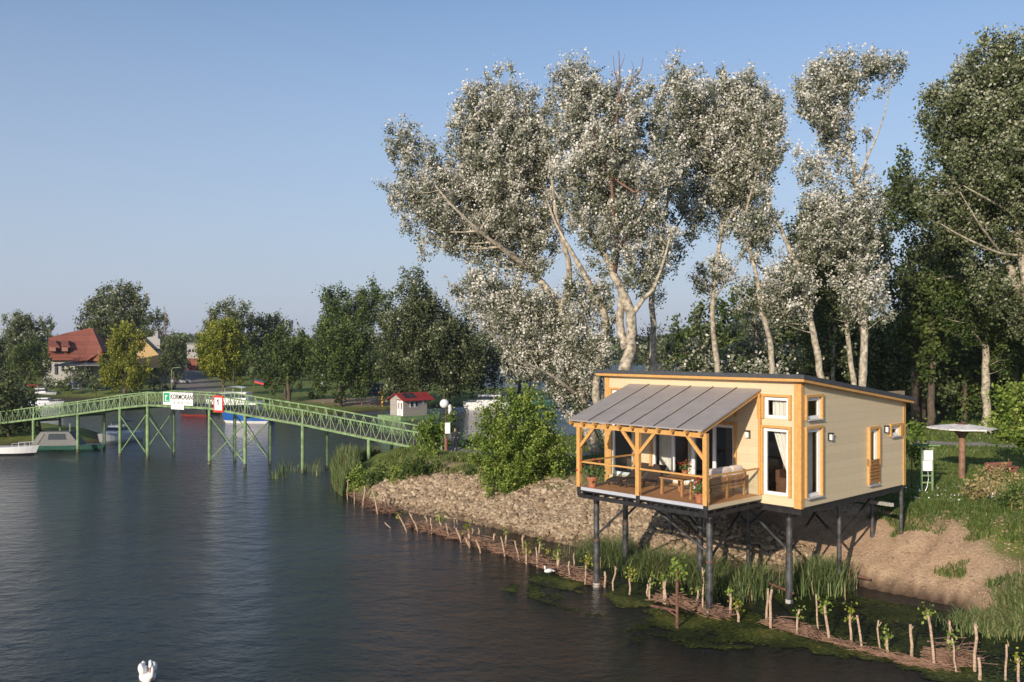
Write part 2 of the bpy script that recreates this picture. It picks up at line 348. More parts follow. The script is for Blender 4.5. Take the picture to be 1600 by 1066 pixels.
# bare soil: under the house, on the slope right of it; grass patches from noise
soil = ss(1.3,-1.3,d1+(vnoise(gx,gy,1.5,21)-.5)*4.0-np.interp(gx,[14,17,21,26],[5.6,4.7,3.2,2.7]))*ss(60,56,gy)
soil = np.maximum(soil, ss(7.5,5.5,np.hypot((gx-11.0)/1.2,(gy-38)/1.0)))
soil *= 1-.85*ss(.60,.72,vnoise(gx,gy,1.9,31)*.6+vnoise(gx,gy,.6,33)*.4)*ss(2.5,4.5,d1)
mud_dark_soil = np.maximum(ss(.55,.15,gz)*ss(-1.5,0,gz), .5*ss(-.3,.3,d1)*ss(3.6,2.8,d1)*ss(13,12,gx)*ss(60,57,gy))  # waterline mud, and soil darkened between the riprap stones for contrast
road = ss(6,4,line_d([G(300,640,.3),G(310,612,1),G(292,590,1.6),G(280,575,1.9)],gx,gy)*200/np.maximum(gy,1))*ss(120,128,gy)
sand = ss(7,5,line_d([G(540,627,1.1),G(600,625,1.1)],gx,gy))
ground_m, n, b = newmat('ground_material')
def attr(nm): a = n.nodes.new('ShaderNodeAttribute'); a.attribute_name = nm; return a.outputs['Fac']
def mixc(fac, c1, c2):
    m = n.nodes.new('ShaderNodeMixRGB')
    if isinstance(fac,float): m.inputs[0].default_value = fac
    else: n.links.new(fac, m.inputs[0])
    for i,c in ((1,c1),(2,c2)):
        if isinstance(c,tuple): m.inputs[i].default_value = (*c,1)
        else: n.links.new(c, m.inputs[i])
    return m.outputs[0]
t1 = noise(n, 1.1, 8, .7); t2 = noise(n, 9, 6, .7); t3 = noise(n, .13, 3)
g1 = ramp(n, [(.3,(.065,.095,.018)),(.5,(.14,.185,.04)),(.7,(.26,.27,.085))]); n.links.new(t1.outputs[0], g1.inputs[0])
g2 = ramp(n, [(.3,(.08,.115,.022)),(.7,(.22,.245,.075))]); n.links.new(t2.outputs[0], g2.inputs[0])
grass = mixc(.5, g1.outputs[0], g2.outputs[0])
s1 = ramp(n, [(.3,(.24,.155,.095)),(.5,(.47,.33,.215)),(.72,(.66,.49,.34))]); n.links.new(t2.outputs[0], s1.inputs[0])
s2 = ramp(n, [(.35,(.33,.22,.14)),(.65,(.58,.42,.285))]); n.links.new(t1.outputs[0], s2.inputs[0])
soilc = mixc(.5, s1.outputs[0], s2.outputs[0])
p1 = ramp(n, [(.3,(.22,.20,.18)),(.7,(.40,.37,.34))]); n.links.new(t2.outputs[0], p1.inputs[0])
c = mixc(attr('soil'), grass, soilc); c = mixc(attr('path'), c, p1.outputs[0]); c = mixc(attr('road'), c, (.24,.20,.18))
c = mixc(attr('sand'), c, (.36,.26,.17)); c = mixc(attr('mud_dark_soil'), c, (.075,.05,.035))
n.links.new(c, b.inputs['Base Color']); b.inputs['Roughness'].default_value = .95; b.inputs['Specular IOR Level'].default_value = .15
bp = n.nodes.new('ShaderNodeBump'); bp.inputs['Strength'].default_value = .9; bp.inputs['Distance'].default_value = .12
n.links.new(t2.outputs[0], bp.inputs['Height']); n.links.new(bp.outputs[0], b.inputs['Normal'])
gr = npmesh('ground', np.stack([gx,gy,gz],-1).reshape(-1,3), FQ, ground_m,
    {'soil':('POINT',soil.ravel()),'path':('POINT',pth.ravel()),'mud_dark_soil':('POINT',mud_dark_soil.ravel()),'road':('POINT',road.ravel()),'sand':('POINT',sand.ravel())}, smooth=True)
tag(gr, kind='structure')
# water
wm, n, b = newmat('water')
tc = n.nodes.new('ShaderNodeTexCoord'); mp = n.nodes.new('ShaderNodeMapping'); mp.inputs['Rotation'].default_value=(0,0,math.radians(25)); mp.inputs['Scale'].default_value=(1.0,1.35,1)
n.links.new(tc.outputs['Object'], mp.inputs[0])
w1 = noise(n, 2.2, 5, .66, vec=mp.outputs[0]); w2 = noise(n, .65, 3, .5, vec=mp.outputs[0]); w3 = noise(n, .05, 2, .5, vec=tc.outputs['Object'])
# calm and ruffled patches (wind) scale the wave height
r3 = ramp(n, [(.35,(.45,.45,.45)),(.62,(1.15,1.15,1.15))]); n.links.new(w3.outputs[0], r3.inputs[0])
mu = n.nodes.new('ShaderNodeMath'); mu.operation='MULTIPLY'; n.links.new(w1.outputs[0], mu.inputs[0]); n.links.new(r3.outputs[0], mu.inputs[1])
b1 = n.nodes.new('ShaderNodeBump'); b1.inputs['Strength'].default_value=1; b1.inputs['Distance'].default_value=.13; n.links.new(mu.outputs[0], b1.inputs['Height'])
w4 = noise(n, 7.0, 3, .6, vec=mp.outputs[0]); b4 = n.nodes.new('ShaderNodeBump'); b4.inputs['Strength'].default_value=1; b4.inputs['Distance'].default_value=.035; n.links.new(w4.outputs[0], b4.inputs['Height']); n.links.new(b4.outputs[0], b1.inputs['Normal'])
b2 = n.nodes.new('ShaderNodeBump'); b2.inputs['Strength'].default_value=1; b2.inputs['Distance'].default_value=.22; n.links.new(w2.outputs[0], b2.inputs['Height'])
n.links.new(b1.outputs[0], b2.inputs['Normal']); n.links.new(b2.outputs[0], b.inputs['Normal'])
b.inputs['Base Color'].default_value=(.008,.0115,.0105,1); b.inputs['Roughness'].default_value=.07; b.inputs['IOR'].default_value=1.45
water = npmesh('water', [(-3600,-100,0),(3600,-100,0),(3600,6000,0),(-3600,6000,0)], [(0,1,2,3)], wm); tag(water, kind='structure')

# ------------------------------------------------------------------ house on piles (local frame: x right along the front, y back)
HX,HY,HRZ = 10.48,33.20,-.821
cH,sH = math.cos(HRZ), math.sin(HRZ)
def HL(x,y,z=0): return Vector((HX+x*cH-y*sH, HY+x*sH+y*cH, z))
house = empty('stilt_house', (HX,HY,0), HRZ, 'cream cabin with orange trim and sloping dark roof on steel piles over the bank', 'house')
ZB,ZT,ZR,DP,WD = 3.91,8.50,7.42,8.58,9.37
def top_at(y): return ZT+(ZR-ZT)*y/DP
def wall(mb, axis_, u0,u1,z0,topf, holes, p0, th, m=0):
    us = sorted({u0,u1}|{h[0] for h in holes}|{h[1] for h in holes}); zs = sorted({z0}|{h[2] for h in holes}|{h[3] for h in holes})+[None]
    def pt(u,z,p):
        zz = topf(u) if z is None else z
        return (u,p,zz) if axis_=='x' else (p,u,zz)
    inh = lambda u,z: any(h[0]-1e-6<u<h[1]+1e-6 and h[2]-1e-6<z<h[3]+1e-6 for h in holes)
    for i in range(len(us)-1):
        for j in range(len(zs)-1):
            um=(us[i]+us[i+1])/2; zm=((zs[j]+zs[j+1])/2 if zs[j+1] is not None else zs[j]+.01)
            if inh(um,zm): continue
            for p in (p0,p0+th): mb.add([pt(us[i],zs[j],p),pt(us[i+1],zs[j],p),pt(us[i+1],zs[j+1],p),pt(us[i],zs[j+1],p)],[(0,1,2,3)],m)
    for a,b_,c_,d_ in holes:
        q=[(a,c_),(b_,c_),(b_,d_),(a,d_)]
        for k in range(4):
            A=q[k];B=q[(k+1)%4]; mb.add([pt(A[0],A[1],p0),pt(B[0],B[1],p0),pt(B[0],B[1],p0+th),pt(A[0],A[1],p0+th)],[(0,1,2,3)],m)
fh = [(-1.52,-.48,4.28,6.74),(-1.48,-.48,7.12,7.90),(-6.78,-2.80,4.28,6.74),(-6.78,-2.80,7.12,7.90),(-8.98,-7.72,4.28,6.74),(-8.98,-7.72,7.12,7.90)]
sh = [(.36,1.40,4.26,6.74),(.36,1.40,7.12,7.90),(5.26,6.0,5.0,6.44),(7.2,8.0,6.06,6.44)]
mb = MB(); wall(mb,'x',-WD,0,ZB,lambda u:ZT,fh,0,.16); wall(mb,'y',0,DP,ZB,top_at,sh,0,-.16)
mb.add([(-WD,0,ZB),(-WD,DP,ZB),(-WD,DP,ZR),(-WD,0,ZT)],[(0,1,2,3)]); mb.add([(-WD,DP,ZB),(0,DP,ZB),(0,DP,ZR),(-WD,DP,ZR)],[(0,1,2,3)])
mb.build('wall', M['cream'], house)
mb = MB(); mb.bx(-WD,-.0,.0,DP,ZB-.06,ZB-.003); mb.build('floor_slab', M['steel'], house)
# roof: dark membrane on an orange fascia, small overhang all round
o1=.28
def roofslab(z0,z1,e,m): 
    mbx=MB(); y0,y1=-e-.02,DP+e; s=lambda y:top_at(y)
    mbx.add([(-WD-e,y0,s(y0)+z0),(e,y0,s(y0)+z0),(e,y1,s(y1)+z0),(-WD-e,y1,s(y1)+z0),(-WD-e,y0,s(y0)+z1),(e,y0,s(y0)+z1),(e,y1,s(y1)+z1),(-WD-e,y1,s(y1)+z1)],
      [(0,3,2,1),(4,5,6,7),(0,1,5,4),(1,2,6,5),(2,3,7,6),(3,0,4,7)]); return mbx
rf = roofslab(.085,.24,o1+.03,0).build('roof', M['roof'], house)
roofslab(-.02,.082,o1,0).build('fascia', M['orange'], house)
# corner boards
mb=MB(); mb.bx(-.26,.03,-.03,-.002,ZB-.03,ZT-.03); mb.bx(.002,.032,.0,.16,ZB-.03,ZT-.05); mb.build('corner_board', M['orange'], house)
mb=MB(); mb.bx(-WD-.03,-WD+.22,-.03,-.002,ZB-.03,ZT-.03); mb.build('corner_board', M['orange'], house)
mb=MB(); mb.bx(.002,.032,DP-.18,DP+.03,ZB-.03,ZR-.03); mb.build('corner_board', M['orange'], house)
def opening(front, a, b_, z0, z1, name, kind, glass_z=None, mull=(), sill=False, tl=.10, tr=.12, prot=.09):
    """window or door: projecting orange surround, white frame, pane, sill"""
    def bx(m, u0,u1,p0,p1,zz0,zz1):
        if front: m.bx(u0,u1,-p1,-p0,zz0,zz1)
        else: m.bx(p0,p1,u0,u1,zz0,zz1)
    t=.11
    w_=MB(); bx(w_,a,a+t,-.10,-.02,z0,z1); bx(w_,b_-t,b_,-.10,-.02,z0,z1); bx(w_,a+t,b_-t,-.10,-.02,z0,z0+t); bx(w_,a+t,b_-t,-.10,-.02,z1-t,z1)
    for u in mull: bx(w_,u-.07,u+.07,-.098,-.022,z0+t,z1-t)
    root = w_.build(name, M['white'], house)
    g=MB(); g.add([(a+t,.06,z0+t),(b_-t,.06,z0+t),(b_-t,.06,z1-t),(a+t,.06,z1-t)] if front else [(-.06,a+t,z0+t),(-.06,b_-t,z0+t),(-.06,b_-t,z1-t),(-.06,a+t,z1-t)],[(0,1,2,3)]); g.build('pane', M['glass'], root)
    s=MB(); bx(s,a-tl,a-.01,.002,prot,z0-.02,z1+.02); bx(s,b_+.01,b_+tr,.002,prot,z0-.02,z1+.02); bx(s,a-tl,b_+tr,.002,prot,z1+.022,z1+.11)
    s.build('surround', M['orange'], root)
    if sill:
        s=MB(); bx(s,a-.02,b_+.06,-.02,prot+.05,z0-.055,z0-.022); s.build('sill', M['alu'], root)
    return root
opening(True,-1.52,-.48,4.28,6.74,'glass_door','d')
opening(True,-1.48,-.48,7.12,7.90,'window','w')
opening(True,-6.78,-2.80,4.28,6.74,'sliding_door','d',mull=(-5.75,-4.75,-3.75))
opening(True,-6.78,-2.80,7.12,7.90,'window','w',mull=(-5.45,-4.1))
opening(True,-8.98,-7.72,4.28,6.74,'glass_door','d')
opening(True,-8.98,-7.72,7.12,7.90,'window','w')
opening(False,.36,1.40,4.26,6.74,'glass_door','d',sill=True)
opening(False,.36,1.40,7.12,7.90,'window','w',sill=True)
w3=opening(False,5.26,6.0,5.0,6.44,'window','w',prot=.12)
opening(False,7.2,8.0,6.06,6.44,'window','w',sill=True,tr=.25)
# slatted balustrade box under the narrow side window
s=MB()
for k in range(7): s.bx(.09,.115,5.22,6.06,4.32+k*.135,4.32+k*.135+.10)
bl=s.build('slatted_panel', M['slat'], house); s=MB(); s.bx(.003,.088,5.16,5.22,4.22,5.28); s.bx(.003,.088,6.06,6.13,4.22,5.28); s.build('surround', M['orange'], bl)
s=MB(); s.bx(.003,.13,5.2,6.1,4.17,4.20); s.build('sill', M['alu'], bl)
# wall lamps
def wlamp(front,u,z):
    s=MB(); g=MB()
    if front: s.bx(u-.09,u+.09,-.05,-.003,z-.15,z+.15); s.bx(u-.09,u+.09,-.16,-.05,z+.10,z+.15); g.bx(u-.06,u+.06,-.14,-.052,z-.12,z+.098)
    else: s.bx(.003,.05,u-.09,u+.09,z-.15,z+.15); s.bx(.05,.16,u-.09,u+.09,z+.10,z+.15); g.bx(.052,.14,u-.06,u+.06,z-.12,z+.098)
    o=s.build('wall_lamp', M['steel'], house); g.build('lamp_shade', M['lampglass'], o)
wlamp(True,-2.18,6.45); wlamp(False,2.06,6.38); wlamp(False,6.72,6.38)
# interior seen through the glass
mb=MB(); mb.bx(-WD+.2,-.2,.2,4.4,4.14,4.2,1); mb.bx(-WD+.2,-.2,4.4,4.5,4.2,7.8,0); mb.bx(-7.35,-7.25,.2,4.4,4.2,8.0,0); mb.bx(-WD+.2,-WD+.25,.2,4.4,4.2,7.9,0); mb.bx(-2.3,-2.22,2.6,4.4,4.2,7.9,0)
mb.bx(-4.6,-2.6,3.8,4.38,4.2,5.1,2); mb.bx(-4.6,-2.6,4.0,4.38,5.8,6.6,2); mb.bx(-6.9,-6.1,3.7,4.3,4.2,6.3,2)
mb.build('interior', [M['wall_in'],M['floor_in'],M['dark']], house)
def curtain(front,u0,u1,z0,z1,off=.3,gather=False,name='curtain'):
    N=40; vs=[]; fs=[]
    for i in range(N+1):
        t=i/N
        for j in range(7):
            k=j/6; u=u0+(u1-u0)*t
            if gather: u = u1-(u1-u0)*(1-t)*(.18+.82*abs(k-.35)**.8*1.2 if k>.35 else .18+.25*(.35-k))
            p=off+.035*math.sin(t*26)
            z=z0+(z1-z0)*k
            vs.append((u,p,z) if front else (-p,u,z))
    for i in range(N):
        for j in range(6): a=i*7+j; fs.append((a,a+7,a+8,a+1))
    MB().add(vs,fs).build(name, M['curtain'], house, smooth=True)
curtain(True,-6.65,-5.85,4.25,6.7); curtain(True,-5.35,-4.95,4.25,6.7,.5); curtain(True,-1.40,-.55,4.25,6.7,.28,True); curtain(True,-1.30,-.55,7.15,7.88,.26)
curtain(True,-8.15,-7.8,4.25,6.7); curtain(True,-6.6,-5.2,7.15,7.88,.26); curtain(False,1.0,1.34,4.25,6.7,.3); curtain(False,.42,1.0,7.15,7.88,.3); curtain(False,5.3,5.6,5.0,6.4,.3)
# armchair inside by the corner door
ar=MB(); ar.bx(-.35,.35,-.35,.4,.0,.42); ar.bx(-.35,-.18,-.4,.4,.42,.9); ar.bx(-.15,.5,-.55,-.36,0,.65); ar.bx(-.15,.5,.41,.58,0,.65)
a_=empty('armchair', HL(-1.1,1.1,4.205), HRZ, 'brown armchair standing inside behind the corner glass door', 'armchair'); ar.build('seat', M['leather'], a_)
cu=MB(); cu.ball((.1,-.1,.52),(.26,.26,.12)); cu.build('cushion', M['cushion'], a_)

# steel frame, piles and braces
mb=MB()
for y in (.15,4.3,8.4): mb.bx(-WD+.02,-.02,y-.08,y+.08,ZB-.26,ZB-.061)
for x in (-WD+.1,-4.9,-.12): mb.bx(x-.08,x+.08,.24,DP-.28,ZB-.258,ZB-.063)
fr=mb.build('steel_frame', M['steel'], house)
PL=[(-7.8,-2.35),(-2.45,-2.15),(-9.25,1.2),(-5.25,1.2),(-1.17,1.2),(-9.2,4.4),(-5.0,4.4),(-.7,4.2),(-9.2,8.3),(-5.0,8.3),(-1.25,8.2),(-.08,8.4)]
for i,(x,y) in enumerate(PL):
    s=MB(); r=.135 if i<5 else .095
    zt = 3.82 if i>=2 else 3.72
    s.tube([(x,y,-1.4),(x,y,1.9),(x,y,1.92),(x,y,zt)],[r,r,r*.88,r*.88],16)
    p=s.build('pile', M['pile'], house, smooth=False)
    s=MB(); s.tube([(x,y,1.88),(x,y,1.94)],r*1.06,16); s.tube([(x,y,-.5),(x,y,.16)],r*1.12,16,1); s.build('pile_collar', [M['rust'],M['concrete']], p)
def br(a,b_,m='pile',r=.045): s=MB(); s.beam(a,b_,.075,.075); s.build('brace', M[m], house)
br((-7.8,-2.35,2.1),(-5.9,-2.35,3.74)); br((-2.45,-2.15,2.2),(-5.3,-2.2,3.74)); br((-9.25,1.2,2.2),(-7.6,1.2,3.7),'steel'); br((-9.25,1.2,2.6),(-8.4,1.2,3.7),'steel')
br((-1.17,1.2,2.0),(-3.4,1.2,3.7)); br((-2.45,-2.15,2.0),(-2.45,.2,3.7),'steel'); br((-1.17,1.2,1.9),(-1.17,3.9,3.7),'steel'); br((-5.25,1.2,2.0),(-5.25,-1.6,3.74),'steel'); br((-5.25,1.2,2.2),(-7.0,1.2,3.7),'steel')
br((-.7,4.2,2.0),(-2.6,4.3,3.7),'steel'); br((-.7,4.2,2.2),(-.5,7,3.7),'steel'); br((-5,4.4,2.0),(-3.2,4.35,3.7),'steel'); br((-5,4.4,2.0),(-6.8,4.35,3.7),'steel')

# terrace
ter=house; X0,X1,YF=-7.75,-1.60,-3.51
mb=MB(); mb.bx(X0+.03,X1-.03,YF+.05,-.04,4.15,4.205); mb.build('terrace_deck', M['deck'], ter)
mb=MB(); mb.bx(X0,X1,YF-.01,YF+.048,4.09,4.215); mb.bx(X0,X0+.028,YF+.05,-.02,4.09,4.213); mb.build('deck_edge', M['alu'], ter)
mb=MB(); mb.bx(X1-.028,X1+.01,YF+.05,-.02,4.06,4.213); mb.build('deck_edge', M['cream'], ter)
mb=MB()
mb.bx(X0,X1,YF,YF+.10,3.78,3.93); mb.bx(X1-.11,X1+.0,YF+.102,-.03,3.78,3.93); mb.bx(X0,X0+.11,YF+.102,-.03,3.78,3.93); mb.bx(X0,X1,-2.4,-2.25,3.76,3.93)
mb.bx(X0,X1,YF+.01,YF+.07,4.03,4.085); mb.bx(X1-.09,X1-.01,YF+.072,-.03,4.0,4.055)
for k in range(11):
    x=X0+.25+k*(X1-X0-.5)/10; mb.bx(x-.03,x+.03,YF+.012,-.1,3.931,4.028)
for k in range(5): y=YF+.5+k*.7; mb.bx(X1-.08,X1-.012,y-.03,y+.03,3.931,3.999)
for x in (-7.68,-4.68,-1.66): mb.bx(x-.09,x+.09,YF-.03,YF-.004,3.86,4.36)
mb.build('terrace_frame', M['steel'], ter)
# awning roof: rafters, panels, seams
AX0,AX1,AY0,AY1,AZ0,AZ1=-8.02,-1.62,-3.78,-.03,6.83,8.15
def az(y): return AZ0+(AZ1-AZ0)*(y-AY0)/(AY1-AY0)
mb=MB(); mb.add([(AX0,AY0,az(AY0)),(AX1,AY0,az(AY0)),(AX1,AY1,az(AY1)),(AX0,AY1,az(AY1))]+[(AX0,AY0,az(AY0)+.05),(AX1,AY0,az(AY0)+.05),(AX1,AY1,az(AY1)+.05),(AX0,AY1,az(AY1)+.05)],[(0,3,2,1),(4,5,6,7),(0,1,5,4),(1,2,6,5),(2,3,7,6),(3,0,4,7)])
aw=mb.build('awning', M['awning'], ter)
mb=MB(); mc=MB()
for k in range(1,6):
    x=AX0+k*(AX1-AX0)/6; ym=AY0+(AY1-AY0)*.0
    mb.beam((x,AY0,az(AY0)+.062),(x,AY1,az(AY1)+.062),.045,.02)
    mc.beam((x-.03,AY0+1.0,az(AY0+1)+.066),(x-.03,AY1,az(AY1)+.066),.02,.028)
mb.build('seam', M['seam'], aw); mc.build('batten', M['batten'], aw)
for k in range(11):
    x=AX0+.1+k*(AX1-AX0-.2)/10; s=MB(); s.beam((x,AY0-.03,az(AY0-.03)-.075),(x,AY1,az(AY1)-.075),.085 if k<10 else .10,.13 if k<10 else .15); s.build('rafter', M['orange'], aw)
s=MB(); s.bx(-7.95,-1.58,-3.585,-3.435,6.58,6.745); s.build('header_beam', M['orange'], aw)
s=MB(); s.bx(AX0,AX1,-.13,-.004,7.86,8.02); s.bx(-1.76,-1.60,-.11,-.002,7.1,7.86); s.build('ledger', M['orange'], aw)
for i,x in enumerate((-7.68,-4.68,-1.66)):
    s=MB(); s.bx(x-.085,x+.085,-3.585,-3.435,4.218,6.578); p=s.build('post', M['orange'], ter)
    for sg in ((1,),(-1,1),(-1,))[i]:
        s=MB(); s.beam((x+sg*.06,-3.51,5.82),(x+sg*.78,-3.51,6.60),.08,.12); s.build('brace', M['orange'], p)
s=MB(); s.bx(-1.70,-1.60,-.12,-.004,4.218,7.1); s.build('post', M['orange'], ter)
s=MB(); s.bx(-7.74,-7.64,-.12,-.004,4.218,5.3); s.build('post', M['orange'], ter)
def rail(p,q,n):
    s=MB(); s.beam((*p,5.215),(*q,5.215),.07,.06); r=s.build('handrail', M['orange'], ter)
    P=Vector((*p,0)); Q=Vector((*q,0)); 
    for k in range(n):
        a=P.lerp(Q,(k+.01)/n); b_=P.lerp(Q,(k+.99)/n); s=MB(); s.add([(a.x,a.y,4.25),(b_.x,b_.y,4.25),(b_.x,b_.y,5.17),(a.x,a.y,5.17)],[(0,1,2,3)]); s.build('glass_panel', M['railglass'], r)
rail((-7.59,-3.50),(-4.77,-3.50),2); rail((-4.59,-3.50),(-1.75,-3.50),2); rail((-1.66,-3.42),(-1.66,-.13),2); rail((-7.68,-3.42),(-7.68,-.13),2)

# terrace furniture
def hobj(name,label,cat,x,y,z=4.207,rz=0,group=None): return empty(name, HL(x,y,z), HRZ+rz, label, cat, group)
t=hobj('coffee_table','low square wooden table on the terrace beside the cushioned bench','table',-3.85,-2.0)
s=MB(); s.bx(-.55,.55,-.62,.62,.60,.66); s.build('tabletop', M['wood'], t)
for a in (-1,1):
    for b_ in (-1,1): s=MB(); s.bx(a*.46-.045,a*.46+.045,b_*.54-.045,b_*.54+.045,0,.598); s.build('leg', M['wood'], t)
t=hobj('garden_sofa','wooden garden bench with beige cushions along the right glass railing of the terrace','sofa',-2.42,-1.6)
s=MB(); s.bx(-.42,.32,-1.1,1.1,.30,.36); s.build('seat', M['wood'], t)
s=MB()
for k in range(4): s.bx(.33,.37,-1.1,1.1,.34+k*.13,.43+k*.13)
s.bx(.32,.39,-1.16,-1.08,0,.86); s.bx(.32,.39,-.04,.04,0,.86); s.bx(.32,.39,1.08,1.16,0,.86); s.build('backrest', M['wood'], t)
for y in (-1.14,1.14):
    s=MB(); s.bx(-.46,.32,y-.05,y+.05,.58,.63); s.bx(-.46,-.39,y-.045,y+.045,0,.579); s.bx(-.39,.32,y-.03,y+.03,.25,.31); s.build('armrest', M['wood'], t)
for y in (-.54,.54):
    s=MB(); s.bx(-.42,.28,y-.5,y+.5,.365,.50); s.build('seat_cushion', M['cushion'], t)
for y in (-.72,0.02,.75):
    s=MB(); s.ball((.20,y,.84),(.13,.41,.30),18,12,0,.45); o=s.build('back_cushion', M['cushion'], t, smooth=True)
for i,x in enumerate((-6.85,-5.95)):
    t=hobj('sun_lounger', ('dark woven lounger lying nearer the left glass railing','dark woven lounger lying beside the middle orange post')[i],'sun lounger',x,-1.5,group='dark woven loungers on the terrace')
    prof=[(-1.0,.20),(-.8,.27),(-.5,.33),(-.2,.30),(.1,.22),(.35,.25),(.6,.42),(.8,.62),(.95,.78)]
    s=MB(); vs=[];fs=[]
    for y,z in prof: vs+= [(-.33,y,z),(.33,y,z),(.33,y,z-.05),(-.33,y,z-.05)]
    for k in range(len(prof)-1):
        for j in range(4): fs.append((k*4+j,k*4+(j+1)%4,(k+1)*4+(j+1)%4,(k+1)*4+j))
    fs+= [(3,2,1,0),(len(vs)-4,len(vs)-3,len(vs)-2,len(vs)-1)]; s.add(vs,fs); s.build('seat', M['rattan'], t)
    for y,z in ((-.75,.23),(.35,.2)):
        for a in (-.3,.3): s=MB(); s.beam((a,y,z),(a,y-.1,0),.04,.04); s.build('leg', M['rattan'], t)
# ------------------------------------------------------------------ foliage machinery
def leaf_quads(Cn, size, squash=.55, up=.18, seed=0, aspect=1.5):
    r = np.random.default_rng(seed); N = len(Cn)
    nrm = r.normal(size=(N,3)); nrm[:,2] += up*1.2; nrm /= np.linalg.norm(nrm,axis=1,keepdims=True)
    a = np.cross(nrm, r.normal(size=(N,3))); a /= np.linalg.norm(a,axis=1,keepdims=True)+1e-9
    b = np.cross(nrm, a); s = (size*r.uniform(.6,1.25,N))[:,None]*.5
    A = a*s*aspect*.8; B = b*s*squash*1.5
    V = np.stack([Cn-A, Cn-B*1+nrm*s*.12, Cn+A, Cn+B+nrm*s*.12],1).reshape(-1,3)
    Fq = np.arange(4*N).reshape(-1,4); return V, Fq
def in_poly(P, x, y):
    ins = False; n = len(P)
    for i in range(n):
        a = P[i]; b = P[(i+1)%n]
        if (a[1] > y) != (b[1] > y) and x < a[0]+(y-a[1])*(b[0]-a[0])/(b[1]-a[1]): ins = not ins
    return ins
def edge_d(P, x, y):
    P = np.array(P, float); d = 1e9
    for i in range(len(P)):
        a = P[i]; b = P[(i+1)%len(P)]; e = b-a; t = max(0,min(1,((x-a[0])*e[0]+(y-a[1])*e[1])/(e@e+1e-9)))
        d = min(d, math.hypot(x-a[0]-t*e[0], y-a[1]-t*e[1]))
    return d
def bez(p0,p1,n=5,sag=.12,rnd=.05):
    p0=Vector(p0);p1=Vector(p1);L=(p1-p0).length; mid=p0.lerp(p1,.5)+Vector((random.uniform(-1,1),random.uniform(-1,1),0))*L*rnd-Vector((0,0,L*sag))
    return [p0*(1-t)**2+mid*2*t*(1-t)+p1*t*t for t in [i/(n-1) for i in range(n)]]
